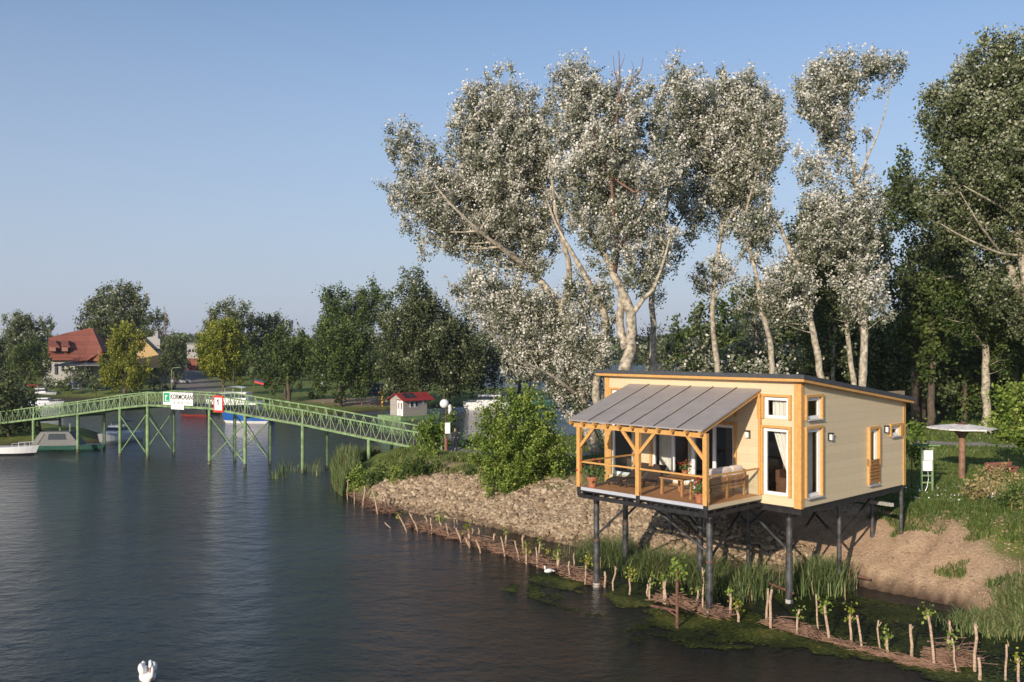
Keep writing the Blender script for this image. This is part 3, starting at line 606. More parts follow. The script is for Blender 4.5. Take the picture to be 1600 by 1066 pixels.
def tree(label, Y, trunks, crown, leaf='green', bark='bark', lsize=.22, clump=.55, per=26, step=None, rad=None, thick=.8, dens=1.0, gap=.0,
         name='tree', cat='tree', group=None, droop=0, tb=0.0, seed=1, kdepth=1.0, limb=1.0, maxd=6.0):
    """trunks: list of (list of (px,py,dY), base radius, tip radius); crown: outline polygons in photo pixels laid out at distance Y, filled in depth"""
    random.seed(seed); r = np.random.default_rng(seed)
    T = []
    for pts,r0,r1 in trunks:
        P = [W(px,py,Y+d) for px,py,d in pts]; T.append((P,[r0+(r1-r0)*i/(len(P)-1) for i in range(len(P))]))
    base = T[0][0][0].copy(); gzv = hz(base.x, base.y); 
    if base.z > gzv: T[0] = ([Vector((base.x,base.y,gzv-.1))]+T[0][0], [T[0][1][0]*1.12]+T[0][1])
    loc = Vector((base.x, base.y, gzv))
    root = empty(name, loc, 0, label, cat, group)
    mb = MB()
    dense = []                                   # dense trunk samples
    for P,R in T:
        Q=[];RR=[]
        for i in range(len(P)-1):
            k=4
            for j in range(k):
                t=j/k; p0=P[max(i-1,0)];p1=P[i];p2=P[i+1];p3=P[min(i+2,len(P)-1)]
                q=.5*((2*p1)+(p2-p0)*t+(2*p0-5*p1+4*p2-p3)*t*t+(3*p1-p0-3*p2+p3)*t**3); rr0=R[i]+(R[i+1]-R[i])*t; Q.append(q+Vector((random.uniform(-1,1),random.uniform(-1,1),0))*rr0*.22); RR.append(rr0*random.uniform(.93,1.08))
        Q.append(P[-1]);RR.append(R[-1]); mb.tube(Q,RR,9 if R[0]>.1 else 6); dense += list(zip(Q,RR))
    pxm = F/Y; step = step or 1.5; rad = rad or 1.25
    blobs=[]
    polys = crown if isinstance(crown[0][0],(tuple,list)) else [crown]
    for P in polys:
        xs=[p[0] for p in P]; ys=[p[1] for p in P]; A=(max(xs)-min(xs))*(max(ys)-min(ys))/(pxm*pxm)
        n=int(A/(step*step)*2.4*dens)+3
        for _ in range(n*3):
            x=random.uniform(min(xs),max(xs)); y=random.uniform(min(ys),max(ys))
            if not in_poly(P,x,y): continue
            ed=edge_d(P,x,y)/pxm
            if ed < rad*.12: continue
            rb=min(rad*random.uniform(.65,1.2),max(.32,ed*.85)); dd=min(maxd,ed*thick)
            z=random.uniform(-dd,dd); blobs.append((W(x,y,Y+z),rb))
            if len(blobs)>=n*len(polys)*1.0 and len(polys)==1: break
    # thin overlapping blobs
    keep=[]
    for b,rb in blobs:
        if all((b-k).length > step*.40+.30*min(rb,rk) for k,rk in keep): keep.append((b,rb))
    cs=[];ts=[]
    for b,rb in keep:
        best=min(dense, key=lambda q:(q[0]-b).length+max(0,q[0].z-b.z+.4)*2.5)
        L=(best[0]-b).length
        pts=bez(best[0],b,5,.10 if not droop else -.15,.07); r0=min(best[1]*.7,.02+.014*L)*limb; rr=[r0+(r0*.25-r0)*i/4 for i in range(5)]
        if L>.4: mb.tube(pts,rr,5,cap=False)
        if limb>0.3 and random.random()<.5: dense.append((pts[3],rr[3]))
        n=max(3,int((rb/clump)**2*2.3)); off=r.normal(size=(n,3)); off/=np.linalg.norm(off,axis=1,keepdims=True); off*= (rb*r.uniform(.35,1.05,n)**.6)[:,None]; off[:,2]*=.85
        bc=np.array(b); btint=r.normal(0,.10)
        for o in off:
            cc=bc+o; m=max(4,int(per*r.uniform(.5,1.4)))
            if r.random()<gap: continue
            axd=o/(np.linalg.norm(o)+1e-6)*.55+np.array([0,0,-.6 if droop else .75])+r.normal(size=3)*.25; axd/=np.linalg.norm(axd)
            pos=cc+r.normal(size=(m,3))*clump*.36+axd[None]*(r.normal(size=m)*clump*.75)[:,None]
            if droop: pos[:,2]-=np.abs(r.normal(size=m))*droop
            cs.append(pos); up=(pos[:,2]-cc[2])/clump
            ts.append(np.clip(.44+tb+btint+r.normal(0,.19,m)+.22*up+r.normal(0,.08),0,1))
            if L>.4 and random.random()<.35 and lsize<.4: mb.tube([pts[3],Vector(cc)],[rr[3]*.6,.006],3,cap=False)
    mb.build('trunk', M[bark], root, smooth=True, world=True)
    if cs:
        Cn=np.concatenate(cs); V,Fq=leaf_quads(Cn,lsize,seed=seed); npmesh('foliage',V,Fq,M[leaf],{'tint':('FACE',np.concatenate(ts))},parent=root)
    return root
def ell(cx,cy,rx,ry,n=12,j=.14,seed=0):
    rr=random.Random(seed*7+3); return [(cx+rx*math.cos(2*PI*i/n)*(1+rr.uniform(-j,j)), cy+ry*math.sin(2*PI*i/n)*(1+rr.uniform(-j,j))) for i in range(n)]
NLV=0
def blades(P, h, wd, seed=0, lean=.35):      # P (n,3) base points -> curved two-segment blades
    r=np.random.default_rng(seed); N=len(P); h=h*r.uniform(.6,1.2,N)*(.55+.75*vnoise(P[:,0],P[:,1],1.1,seed+200)); a=r.uniform(0,2*PI,N); d=np.stack([np.cos(a),np.sin(a),np.zeros(N)],1); s=np.stack([-np.sin(a),np.cos(a),np.zeros(N)],1)
    ln=(lean*h*r.uniform(.2,1.3,N))[:,None]; up=np.array([0,0,1.])
    w=(wd*r.uniform(.7,1.3,N))[:,None]*s; m=P+up*(h*.6)[:,None]+d*ln*.35; t=P+up*(h*.95)[:,None]+d*ln
    V=np.stack([P-w,P+w,m+w*.8,m-w*.8,t+w*.15,t-w*.15],1).reshape(-1,3); i=np.arange(N)*6
    Fq=np.concatenate([np.stack([i,i+1,i+2,i+3],1),np.stack([i+3,i+2,i+4,i+5],1)]); return V,Fq,N
def bladeobj(name,P,h,wd,mat,label,seed=0,lean=.35,tb=0,cat='grass',kind='stuff'):
    V,Fq,N=blades(P,h,wd,seed,lean); r=np.random.default_rng(seed+1); t=np.clip(.5+tb+r.normal(0,.22,N),0,1)
    o=npmesh(name,V,Fq,M[mat],{'tint':('FACE',np.concatenate([t,t]))}); tag(o,label,cat,kind=kind); return o
def potted(x,y,z,label,s=1.0,pot=True,seed=0,local=True,flowers=14):
    t=empty('potted_plant', HL(x,y,z) if local else Vector((x,y,z)), HRZ, label, 'potted plant', 'potted geraniums on the terrace')
    m=MB(); m.lathe([(.10*s,0),(.15*s,.24*s),(.17*s,.24*s),(.17*s,.28*s),(.13*s,.28*s)],n=14); m.build('pot', M['terracotta'], t)
    r=np.random.default_rng(seed); Cn=r.normal(size=(170,3))*np.array([.16,.16,.13])*s+np.array([0,0,.48*s]); V,Fq=leaf_quads(Cn,.085*s,seed=seed)
    me=npmesh('foliage',V,Fq,M['green'],{'tint':('FACE',r.uniform(.3,1,170))}); me.parent=t
    if flowers:
        m=MB()
        for k in range(flowers): q=r.normal(size=3)*np.array([.15,.15,.06])*s; m.ball((q[0],q[1],.62*s+q[2]),.03*s,6,4)
        m.build('flower', M['flower'], t)
potted(-7.30,-3.15,4.207,'potted geranium at the left front corner of the terrace',1.45,seed=1)
potted(-2.25,-3.05,4.207,'small potted geranium at the foot of the right front post',1.15,seed=2)
potted(-3.85,-1.75,4.872,'spreading geranium with red flowers standing on the wooden table',.75,seed=3,flowers=26)

# ------------------------------------------------------------------ green footbridge
BN=(.5,.866); BD=(-.866,.5)
def BP(s,o,z): return Vector((BN[0]*(53.3+o)+BD[0]*s, BN[1]*(53.3+o)+BD[1]*s, z))      # s along, o across (0 near side, 2.75 far side)
BWID=2.75; SV=[36.5,42,49.5,55.7,59.8,67.5,71.2,77.2,84,91.5]; ZV=[2.28,2.85,3.70,4.24,4.62,4.64,4.27,3.52,2.76,1.9]
def bz(s): return float(np.interp(s,SV,ZV))
brg=empty('footbridge', BP(63.6,BWID/2,0), 0, 'long light green steel footbridge humped over the harbour channel on slender posts', 'bridge')
TH=1.14
for side,o in ((0,0),(1,BWID)):
    m=MB(); m2=MB(); ss_=[36.5]+[s for s in SV[1:-1]]+[91.5]
    for a,b_ in zip(SV[:-1],SV[1:]):
        m.beam(BP(a,o,bz(a)),BP(b_,o,bz(b_)),.10,.16); m.beam(BP(a,o,bz(a)+TH),BP(b_,o,bz(b_)+TH),.09,.10)
        m.beam(BP(a,o,bz(a)+TH*.86),BP(b_,o,bz(b_)+TH*.86),.04,.05) if side==9 else None
    m.build('chord', M['bgreen'], brg, world=True)
    p=.97; s=36.5
    m=MB()
    while s<91.4:
        e=min(s+p,91.5); c=(s+e)/2
        m2.beam(BP(c,o,bz(c)+TH-.05),BP(s,o,bz(s)+.08),.035,.045); m2.beam(BP(c,o,bz(c)+TH-.05),BP(e,o,bz(e)+.08),.035,.045)
        m.beam(BP(c,o,bz(c)+.08),BP(c,o,bz(c)+TH-.05),.035,.035); s=e
    m2.build('diagonal_bars', M['bgreen'], brg, world=True); m.build('upright_bars', M['bgreen'], brg, world=True)
    for s in (36.5,)+tuple(SV[2:-1]): m=MB(); m.beam(BP(s,o,bz(s)-.05),BP(s,o,bz(s)+TH+.04),.10,.10); m.build('upright_post', M['bgreen'], brg, world=True)
m=MB()
for a,b_ in zip(SV[:-1],SV[1:]):
    N=int((b_-a)/.2)
    for k in range(N):
        s0=a+(b_-a)*k/N; s1=a+(b_-a)*(k+.92)/N; m.beam(BP((s0+s1)/2,.09,bz((s0+s1)/2)+.09),BP((s0+s1)/2,BWID-.09,bz((s0+s1)/2)+.09),(s1-s0),.045)
m.build('deck_planks', M['concrete'] if False else M['plank'], brg, world=True)
m=MB()
for s in np.arange(38,91,1.9): m.beam(BP(s,.06,bz(s)-.02),BP(s,BWID-.06,bz(s)-.02),.08,.12)
m.build('cross_beams', M['bgreen'], brg, world=True)
for s in (43,49.5,55.7,59.8,67.5,71.2,77.2,84):
    for o in (0,BWID):
        m=MB(); q=BP(s,o,0); m.tube([(q.x,q.y,-1.6),(q.x,q.y,bz(s)-.09)],.135,12); pr_=m.build('pier', M['bgreen'], brg, world=True); m=MB(); m.tube([(q.x-brg.location.x,q.y-brg.location.y,-.3-brg.location.z),(q.x-brg.location.x,q.y-brg.location.y,.28-brg.location.z)],.139,12); m.build('waterline_growth', M['stain'], pr_)
    m=MB(); m.beam(BP(s,.14,bz(s)-.2),BP(s,BWID-.14,bz(s)-.2),.12,.16); m.build('pier_cap', M['bgreen'], brg, world=True)
for a,b_ in ((55.7,59.8),(67.5,71.2)):
    for o in (0,BWID):
        for (p,q) in ((a,b_),(b_,a)):
            m=MB(); m.beam(BP(p,o+(.05 if p==a else -.05),bz(p)-.6),BP(q,o+(.05 if p==a else -.05),.35),.075,.075); m.build('cross_brace', M['bgreen'], brg, world=True)
    for s in (a,b_):
        m=MB(); m.beam(BP(s,0.1,bz(s)-.6),BP(s,BWID-.1,.4),.05,.05); m.build('cross_brace', M['bgreen'], brg, world=True)
def text_mesh(txt, size, mat, parent, origin, ux, uz, nrm, name='lettering', bold=.012, sx=1.0):
    cu=bpy.data.curves.new(name,'FONT'); cu.body=txt; cu.size=size; cu.offset=bold; cu.align_x='CENTER'; cu.align_y='CENTER'; cu.extrude=.004
    o=bpy.data.objects.new(name,cu); C.objects.link(o); bpy.context.view_layer.update()
    me=bpy.data.meshes.new_from_object(o.evaluated_get(bpy.context.evaluated_depsgraph_get())); bpy.data.objects.remove(o)
    ux=Vector(ux);uz=Vector(uz);nrm=Vector(nrm);L=parent.location
    for v in me.vertices:
        c=v.co.copy(); v.co=Vector(origin)+ux*(c.x*sx)+uz*c.y+nrm*c.z-L
    me.materials.clear(); me.materials.append(mat); o=bpy.data.objects.new(name,me); C.objects.link(o); o.parent=parent; return o
ux=Vector((.866,-.5,0)); nf=Vector((-.5,-.866,0)); uz=Vector((0,0,1))
def panel(mb,s0,s1,z0,z1,o,th,m=0):
    q=[BP(s0,o,z0),BP(s1,o,z0),BP(s1,o,z1),BP(s0,o,z1)]; mb.ext(q, -nf*(-th), m)
q=BP(63.5,-.14,0); sg=empty('harbour_sign', Vector((q.x,q.y,4.5)), 0, 'white sign lettered KORMORÁN hung on the green footbridge railing', 'sign')
m=MB(); panel(m,65.35,61.65,4.78,5.86,-.10,.03); m.build('board', M['signwhite'], sg, world=True)
m=MB(); panel(m,64.35,62.75,4.42,4.777,-.10,.03); m.build('board', M['signwhite'], sg, world=True)
m=MB(); panel(m,65.27,64.52,5.0,5.80,-.134,.01); m.build('emblem', M['signgreen'], sg, world=True)
m=MB(); panel(m,65.05,64.95,5.12,5.6,-.148,.006); panel(m,64.95,64.8,5.5,5.6,-.148,.006); panel(m,65.05,64.62,5.08,5.12,-.148,.006); m.build('emblem_mark', M['signwhite'], sg, world=True)
text_mesh('KORMORÁN', .60, M['black'], sg, BP(63.05,-.136,5.46), ux, uz, nf, sx=.80)
text_mesh('K I K Ö T Ő', .27, M['bgrey'], sg, BP(63.05,-.136,4.98), ux, uz, nf, bold=.004, sx=1.35)
q=BP(58.6,-.14,0); s2=empty('channel_sign', Vector((q.x,q.y,4.4)), 0, 'square white sign with a red border and one black bar on the footbridge railing', 'sign')
m=MB(); panel(m,59.2,58.05,4.35,5.72,-.10,.03); m.build('border', M['signred'], s2, world=True)
m=MB(); panel(m,59.05,58.2,4.52,5.55,-.134,.01); m.build('board', M['signwhite'], s2, world=True)
m=MB(); panel(m,58.68,58.58,4.95,5.45,-.148,.006); panel(m,58.76,58.68,5.25,5.36,-.148,.006); m.build('mark', M['black'], s2, world=True)
# ------------------------------------------------------------------ boats
def hull_mesh(L, Wd, H, stripe=None, bow=.35, transom=.8, draft=.25):
    """pointed hull along +x (bow), rows from keel to gunwale"""
    N=12; rows=[(-draft,.25),(0,.74),(H*.26,.88),(H,1.0)]; vs=[];fs=[]
    for i in range(N+1):
        t=i/N; x=-L/2+L*t; wv=Wd/2*(transom+(1-transom)*min(1,t*3))*(1-max(0,(t-.45)/.55)**2.2); sheer=.22*H*max(0,t-.4)
        for z,k in rows:
            xx=x+(bow*(z/H)*max(0,t-.6)/.4 if z>0 else -bow*.5*max(0,t-.6)/.4)
            vs.append((xx,-wv*k,z+(sheer if z==H else 0))); 
        for z,k in reversed(rows): 
            xx=x+(bow*(z/H)*max(0,t-.6)/.4 if z>0 else -bow*.5*max(0,t-.6)/.4); vs.append((xx,wv*k,z+(sheer if z==H else 0)))
    K=8
    for i in range(N):
        for j in range(K-1): fs.append((i*K+j,(i+1)*K+j,(i+1)*K+j+1,i*K+j+1))
    fs.append(tuple(range(K)))
    # deck a little below the gunwale
    b=len(vs)
    for i in range(N+1):
        a=vs[i*K+3]; c=vs[i*K+4]; vs.append((a[0],a[1]*.94,a[2]-.07)); vs.append((c[0],c[1]*.94,c[2]-.07))
    for i in range(N): fs.append((b+2*i,b+2*i+1,b+2*i+3,b+2*i+2)); fs.append((i*K+3,(i+1)*K+3,b+2*i+2,b+2*i)); fs.append((i*K+4,b+2*i+1,b+2*i+3,(i+1)*K+4))
    mi=[]
    for f in fs:
        zs=[vs[k][2] for k in f]; mi.append(1 if (stripe and max(zs)<=H*.27) else 0)
    mb=MB(); mb.v=vs; mb.f=fs; mb.m=mi; return mb
def cabin(mb, x0,x1,w_,z0,z1,rake=.35,rb=.15,taper=.85):
    a=w_/2; b_=a*taper
    return mb.add([(x0,-a,z0),(x1,-a,z0),(x1,a,z0),(x0,a,z0),(x0+rb,-b_,z1),(x1-rake,-b_,z1),(x1-rake,b_,z1),(x0+rb,b_,z1)],[(0,3,2,1),(4,5,6,7),(0,1,5,4),(1,2,6,5),(2,3,7,6),(3,0,4,7)])
def boat(label,px,py,rz,L,Wd,H,hullm='bwhite',low=None,cab=None,canopy=None,extra=None,name='motor_boat',rot_local=False):
    x,y=G(px,py); root=empty(name,(x,y,0),rz,label,'boat')
    hull_mesh(L,Wd,H,low).build('hull',[M[hullm],M[low or hullm]],root,smooth=False)
    if cab:
        x0,x1,h,cm=cab; m=MB(); cabin(m,x0,x1,Wd*.72,H-.05,H+h,taper=.85); c=m.build('cabin',M[cm],root)
        m=MB(); cabin(m,x0+.1,x1-.02,Wd*.72*.97+.03,H+h*.42,H+h*.86,rake=.27,rb=.08,taper=.93); m.build('window_band',M['wglass'],c)
        m=MB(); m.bx(x0-.05,x1-.3,-Wd*.33,Wd*.33,H+h+.003,H+h+.07); m.build('cabin_roof',M[cm],c)
    if canopy:
        x0,x1,z,cm=canopy; m=MB(); n=6; vs=[]
        for i in range(n+1):
            t=i/n; zz=z+.18*math.sin(PI*t)
            vs+=[(x0+(x1-x0)*t,-Wd*.4,zz-.12),(x0+(x1-x0)*t,0,zz),(x0+(x1-x0)*t,Wd*.4,zz-.12)]
        fs=[]
        for i in range(n): fs+=[(i*3,i*3+3,i*3+4,i*3+1),(i*3+1,i*3+4,i*3+5,i*3+2)]
        m.add(vs,fs); m.add([(v[0],v[1],v[2]-.03) for v in vs],fs); cp=m.build('canopy',M[cm],root)
        m=MB()
        for xx in (x0+.1,x1-.1):
            for yy in (-Wd*.38,Wd*.38): m.beam((xx,yy,H-.05),(xx,yy,z-.10),.04,.04)
        m.build('canopy_frame',M['alu'],cp)
    m=MB()
    for yy in (-1,1):
        m.tube([(L*.12,yy*Wd*.36,H+.32),(L*.35,yy*Wd*.22,H+.38),(L*.49,0,H+.42)],.018,4)
        for t,k in ((.12,.36),(.24,.3),(.36,.2)): m.beam((L*t,yy*Wd*k,H-.05),(L*t,yy*Wd*k,H+.34),.025,.025)
    m.build('bow_rail',M['alu'],root); return root
boat('small white open boat with a dark waterline moored at the left edge',14,711,.05,4.6,1.7,.75,low='bblack')
bt=empty('cabin_vessel',(G(102,703)[0],G(102,703)[1],0),0.05,'old dark green vessel with a grey trapezoid cabin moored under the bridge end','boat')
bt.scale=(.86,.86,.86); hull_mesh(8.0,2.4,.55,None,bow=.3,transom=.9).build('hull',[M['bdgreen']]*2,bt)
m=MB(); cabin(m,-3.4,2.0,1.9,.5,2.05,rake=1.3,rb=1.1,taper=.8); c=m.build('cabin',M['bgrey'],bt)
m=MB(); cabin(m,-1.5,.5,1.78,1.2,1.85,rake=.2,rb=.1,taper=.93); m.build('window_band',M['wglass'],c); m=MB(); m.add([(-3.15,-.99,.7),(-2.55,-.99,.7),(-1.85,-.85,1.85),(-2.35,-.85,1.85)],[(0,1,2,3)]); m.build('canvas_flap',M['bblack'],c)
m=MB(); m.tube([(.5,0,2.0),(.5,0,2.9)],.03,6); m.build('mast',M['bwhite'],c)
boat('white motor boat with a dark canopy seen bow on between the bridge posts',186,690,-1.9,5.2,2.1,.9,cab=(-.6,1.1,.7,'bwhite'),canopy=(-2.0,.3,2.0,'navy'))
boat('white motor boat with a bright red canopy at the left quay',58,622,.2,6.2,2.3,1.0,cab=(-.2,1.8,.8,'bwhite'),canopy=(-2.6,.4,2.4,'bred'))
boat('low white motor boat without a canopy in front of the red canopied boat',66,637,.1,6.0,2.2,.9,cab=(-.5,1.4,.6,'bwhite'))
boat('small white boat with a folded blue cover on the quay behind the others',38,612,.3,5.0,2.0,.8,canopy=(-1.0,.8,1.4,'bwhite'))
boat('white motor boat with a blue sun canopy moored by the shrubs',118,618,.15,6.0,2.3,.9,cab=(-.6,1.3,.5,'bwhite'),canopy=(-.9,.9,2.3,'navy'))
boat('white motor boat with a grey arched windscreen beside the blue canopied boat',158,618,-.2,6.2,2.4,.9,cab=(-.6,1.7,1.0,'bgrey'),canopy=(-1.3,.6,2.5,'bgrey'))
boat('black and red hulled boat under a navy cover behind the letter sign',305,650,PI-.3,4.6,1.9,.95,'bblack','hullred',canopy=(-1.8,.8,1.25,'navy'))
boat('blue hulled boat with a white waterline moored behind the bridge truss',388,661,PI-.12,6.4,2.3,1.25,'bblue','bwhite',cab=(-1.6,1.4,1.3,'bwhite'))
b_=boat('large white cabin cruiser flying flags at the far bank behind the bridge',366,642,PI-.25,9.0,3.0,1.5,cab=(-2.6,2.2,1.3,'bwhite'),canopy=(-2.0,1.0,3.6,'bwhite'))
m=MB(); m.tube([(-2.9,0,1.5),(-3.5,0,5.4)],.03,6); fl=m.build('flag_pole',M['postwood'],b_)
for k,(c,z) in enumerate((('navy',4.9),('bred',4.6))): m=MB(); m.add([(-3.45,0,z),(-5.1,.25,z-.35),(-5.1,.25,z-.65),(-3.40,0,z-.3)],[(0,1,2,3)]); m.add([(-3.45,.01,z),(-5.1,.26,z-.35),(-5.1,.26,z-.65),(-3.40,.01,z-.3)],[(0,1,2,3)]); m.build('flag',M[c],fl)
boat('white cabin cruiser with dark windows moored right of the floating hut',760,641,PI+.12,6.6,2.5,1.15,cab=(-2.2,1.6,1.15,'bwhite'),canopy=(-3.0,-.9,2.5,'bgrey'))
boat('dark green low boat lying beyond the bright green bush',850,636,.1,5.5,2.1,.8,'bdgreen',cab=(-2.0,1.0,.9,'bdgreen'))
# ------------------------------------------------------------------ floating hut
x,y=G(631,657); HR=-.80
hut=empty('floating_hut',(x,y,0),HR,'small grey boarded hut with a red roof floating on a green pontoon','hut')
m=MB(); m.bx(-4.6,0.5,-.9,5.6,-.3,.55); m.build('pontoon',M['bgreen'],hut)
m=MB(); zc=.553; w_,d_,e,rd=3.0,3.9,2.15,2.9
m.add([(-w_,0,zc),(0,0,zc),(0,0,e+zc),(-w_/2,0,rd+zc),(-w_,0,e+zc),(-w_,d_,zc),(0,d_,zc),(0,d_,e+zc),(-w_/2,d_,rd+zc),(-w_,d_,e+zc)],[(0,1,2,3,4),(9,8,7,6,5),(1,6,7,2),(5,0,4,9)])
m.build('wall',M['greyboard'],hut)
sl=(rd-e)/(w_/2)
m=MB()
for sg in (1,-1):
    xr=-w_/2; xe=xr+sg*(w_/2+.4); m.add([(xr,-.45,rd+zc+.03),(xe,-.45,e+zc+.03-.4*sl),(xe,d_+1.1,e+zc+.03-.4*sl),(xr,d_+1.1,rd+zc+.03),(xr,-.45,rd+zc+.10),(xe,-.45,e+zc+.10-.4*sl),(xe,d_+1.1,e+zc+.10-.4*sl),(xr,d_+1.1,rd+zc+.10)],[(0,3,2,1),(4,5,6,7),(0,1,5,4),(1,2,6,5),(2,3,7,6),(3,0,4,7)])
r_=m.build('roof',M['redmetal'],hut)
m=MB(); f=lambda t:(-w_/2+(w_/2+.4)*t, rd+zc+.115-(w_/2+.4)*t*sl)
for ya,yb in ((.5,1.5),(1.65,2.4)): a=f(.12);b2=f(.72); m.add([(a[0],ya,a[1]),(b2[0],ya,b2[1]),(b2[0],yb,b2[1]),(a[0],yb,a[1]),(a[0],ya,a[1]+.03),(b2[0],ya,b2[1]+.03),(b2[0],yb,b2[1]+.03),(a[0],yb,a[1]+.03)],[(4,5,6,7),(0,1,5,4),(1,2,6,5),(2,3,7,6),(3,0,4,7)])
m.build('solar_panel',M['wglass'],r_)
for xx in (-1.15,-.42):
    m=MB(); m.bx(xx-.30,xx+.30,-.05,-.003,zc+.05,zc+2.0); dr=m.build('door',M['signwhite'],hut); m=MB(); m.bx(xx-.10,xx+.10,-.06,-.052,zc+.9,zc+1.75); m.build('pane',M['wglass'],dr)
m=MB(); m.bx(-1.52,-1.46,-.06,-.003,zc,zc+2.1); m.bx(-.82,-.75,-.06,-.003,zc,zc+2.1); m.bx(-.1,-.03,-.06,-.003,zc,zc+2.1); m.bx(-1.52,-.03,-.06,-.003,zc+2.103,zc+2.17); m.build('door_frame',M['rust'],hut)
for yy in (1.3,2.1):
    m=MB(); m.bx(.003,.05,yy-.3,yy+.3,zc+1.1,zc+1.95); wd=m.build('window',M['bwhite'],hut); m=MB(); m.bx(.052,.06,yy-.22,yy+.22,zc+1.18,zc+1.87); m.build('pane',M['wglass'],wd)
m=MB(); m.bx(.003,.03,3.0,3.4,zc+1.5,zc+1.95); m.build('notice',M['signwhite'],hut)
m=MB()
for k in range(8): m.beam((.35,d_+.2+k*.2,.55),(.35,d_+.2+k*.2,1.35),.04,.04)
m.beam((.35,d_+.1,1.36),(.35,d_+1.65,1.36),.05,.05); m.build('railing',M['bdgreen'],hut)
# ------------------------------------------------------------------ far bank buildings and small things
def pyr(mb,pts,faces,m=0): mb.add([tuple(W(*p)) for p in pts],faces,m)
L0=W(120,590,200); fh_=empty('red_roofed_house',(L0.x,L0.y,hz(L0.x,L0.y)),0,'large white house with a steep red tiled roof on the far bank','house')
m=MB()
pyr(m,[(105,520,206),(144,512,206),(160,560,194),(112,566,194),(158,545,212),(170,560,212)],[(0,3,2,1)])
pyr(m,[(144,512,206),(160,549,193),(132,566,193),(184,556,208),(170,545,215)],[(0,2,1),(0,1,3),(0,3,4)])
pyr(m,[(76,528,204),(116,528,204),(140,563,196),(74,563,196)],[(0,3,2,1)]); pyr(m,[(105,520,206),(76,528,204),(116,528,204),(112,566,194),(144,512,206)],[(1,2,0)])
pyr(m,[(160,528,207),(188,528,207),(190,558,203),(158,558,203)],[(0,3,2,1)]); pyr(m,[(134,562,195),(160,550,192.5),(160,566,192)],[(0,2,1)])
pyr(m,[(76,528,204),(116,528,204),(118,563,212),(74,563,212)],[(0,1,2,3)]); pyr(m,[(105,520,206),(144,512,206),(170,558,216),(112,562,216)],[(0,1,2,3)])
m.build('roof',M['tile'],fh_,world=True)
for dx in (82,101):
    m=MB(); pyr(m,[(dx-5.5,532,200),(dx+6,532,200),(dx+6,541.5,196.4),(dx-5.5,541.5,196.4),(dx-5.5,532,203),(dx+6,532,203)],[(0,3,2,1),(0,1,5,4)]); d_=m.build('dormer_roof',M['tile'],fh_,world=True)
    m=MB(); pyr(m,[(dx-4.5,542,196.8),(dx+5,542,196.8),(dx+5,549,196.8),(dx-4.5,549,196.8),(dx-4.5,542,200),(dx+5,542,200),(dx+5,549,200),(dx-4.5,549,200)],[(0,3,2,1),(0,1,5,4),(1,2,6,5),(3,0,4,7)]); m.build('dormer_front',M['redwood'],fh_,world=True)
m=MB(); a=W(66,563,197);b_=W(162,563,197); m.bx(a.x,b_.x,197.2,212,hz(a.x,200)-.5,a.z); m.build('wall',M['wallw'],fh_,world=True)
for dx,h0,h1,w0 in ((88,568,585,4),(98,568,580,3),(78,568,579,3),(120,573,586,6),(140,573,586,8)):
    a=W(dx-w0/2,h1,197.15);b_=W(dx+w0/2,h0,197.15); m=MB(); m.bx(a.x,b_.x,196.95,197.19,a.z,b_.z); m.build('window',M['wglass'],fh_,world=True)
m=MB(); a=W(84,571,190);b_=W(156,569,190); m.add([(a.x,190,a.z-.2),(b_.x,190,a.z-.1),(b_.x,197,b_.z+.3),(a.x,197,b_.z+.3),(a.x,190,a.z),(b_.x,190,a.z+.1),(b_.x,197,b_.z+.5),(a.x,197,b_.z+.5)],[(0,3,2,1),(4,5,6,7),(0,1,5,4),(1,2,6,5),(2,3,7,6),(3,0,4,7)]); m.build('veranda_roof',M['bgrey'],fh_,world=True)
L0=W(232,590,225); oh=empty('ochre_house',(L0.x,L0.y,hz(L0.x,L0.y)),0,'ochre gabled house with a grey roof half hidden behind the yellow green tree','house')
m=MB(); pyr(m,[(212,575,222),(252,575,222),(252,558,222),(216,522,222),(212,522,222),(212,575,236),(252,575,236),(252,558,236),(216,522,236),(212,522,236)],[(0,1,2,3,4),(1,6,7,2),(0,4,9,5)]); m.build('wall',M['ochre'],oh,world=True)
m=MB(); pyr(m,[(214,520,221),(254,558,221),(254,553,240),(228,528,240),(214,515,240)],[(0,1,2,3,4)]); m.build('roof',M['bgrey'],oh,world=True)
m=MB(); pyr(m,[(226,545,223),(250,545,223),(250,530,223),(238,526,223),(226,528,223),(226,545,235),(250,545,235),(250,530,235),(238,526,235)],[(0,1,2,3,4),(1,6,7,2)]); m.build('wall',M['wallw'],oh,world=True)
m=MB(); a=W(239,535,224); m.bx(a.x,a.x+1.2,224,225.2,a.z,a.z+2.8); m.build('chimney',M['wallw'],oh,world=True)
L0=W(298,575,300); wh=empty('white_building',(L0.x,L0.y,hz(L0.x,L0.y)),0,'white flat roofed building with a brick lower storey far beyond the road','building')
a=W(292,560,300);b_=W(309,534,300); m=MB(); m.bx(a.x,b_.x,300,312,a.z,b_.z-.8); m.build('wall',M['wallw'],wh,world=True)
m=MB(); m.bx(a.x-.3,b_.x+.3,299.7,312.3,b_.z-.797,b_.z-.3); m.build('roof',M['bgrey'],wh,world=True)
c=W(300,574,300); m=MB(); m.bx(a.x+.2,b_.x,299.5,311,c.z-1,a.z-.003); m.build('wall',M['tile'],wh,world=True)
for k in range(3): m=MB(); m.bx(a.x+.6+k*1.1,a.x+1.3+k*1.1,299.93,299.997,a.z+2.0,a.z+3.0); m.build('window',M['wglass'],wh,world=True)
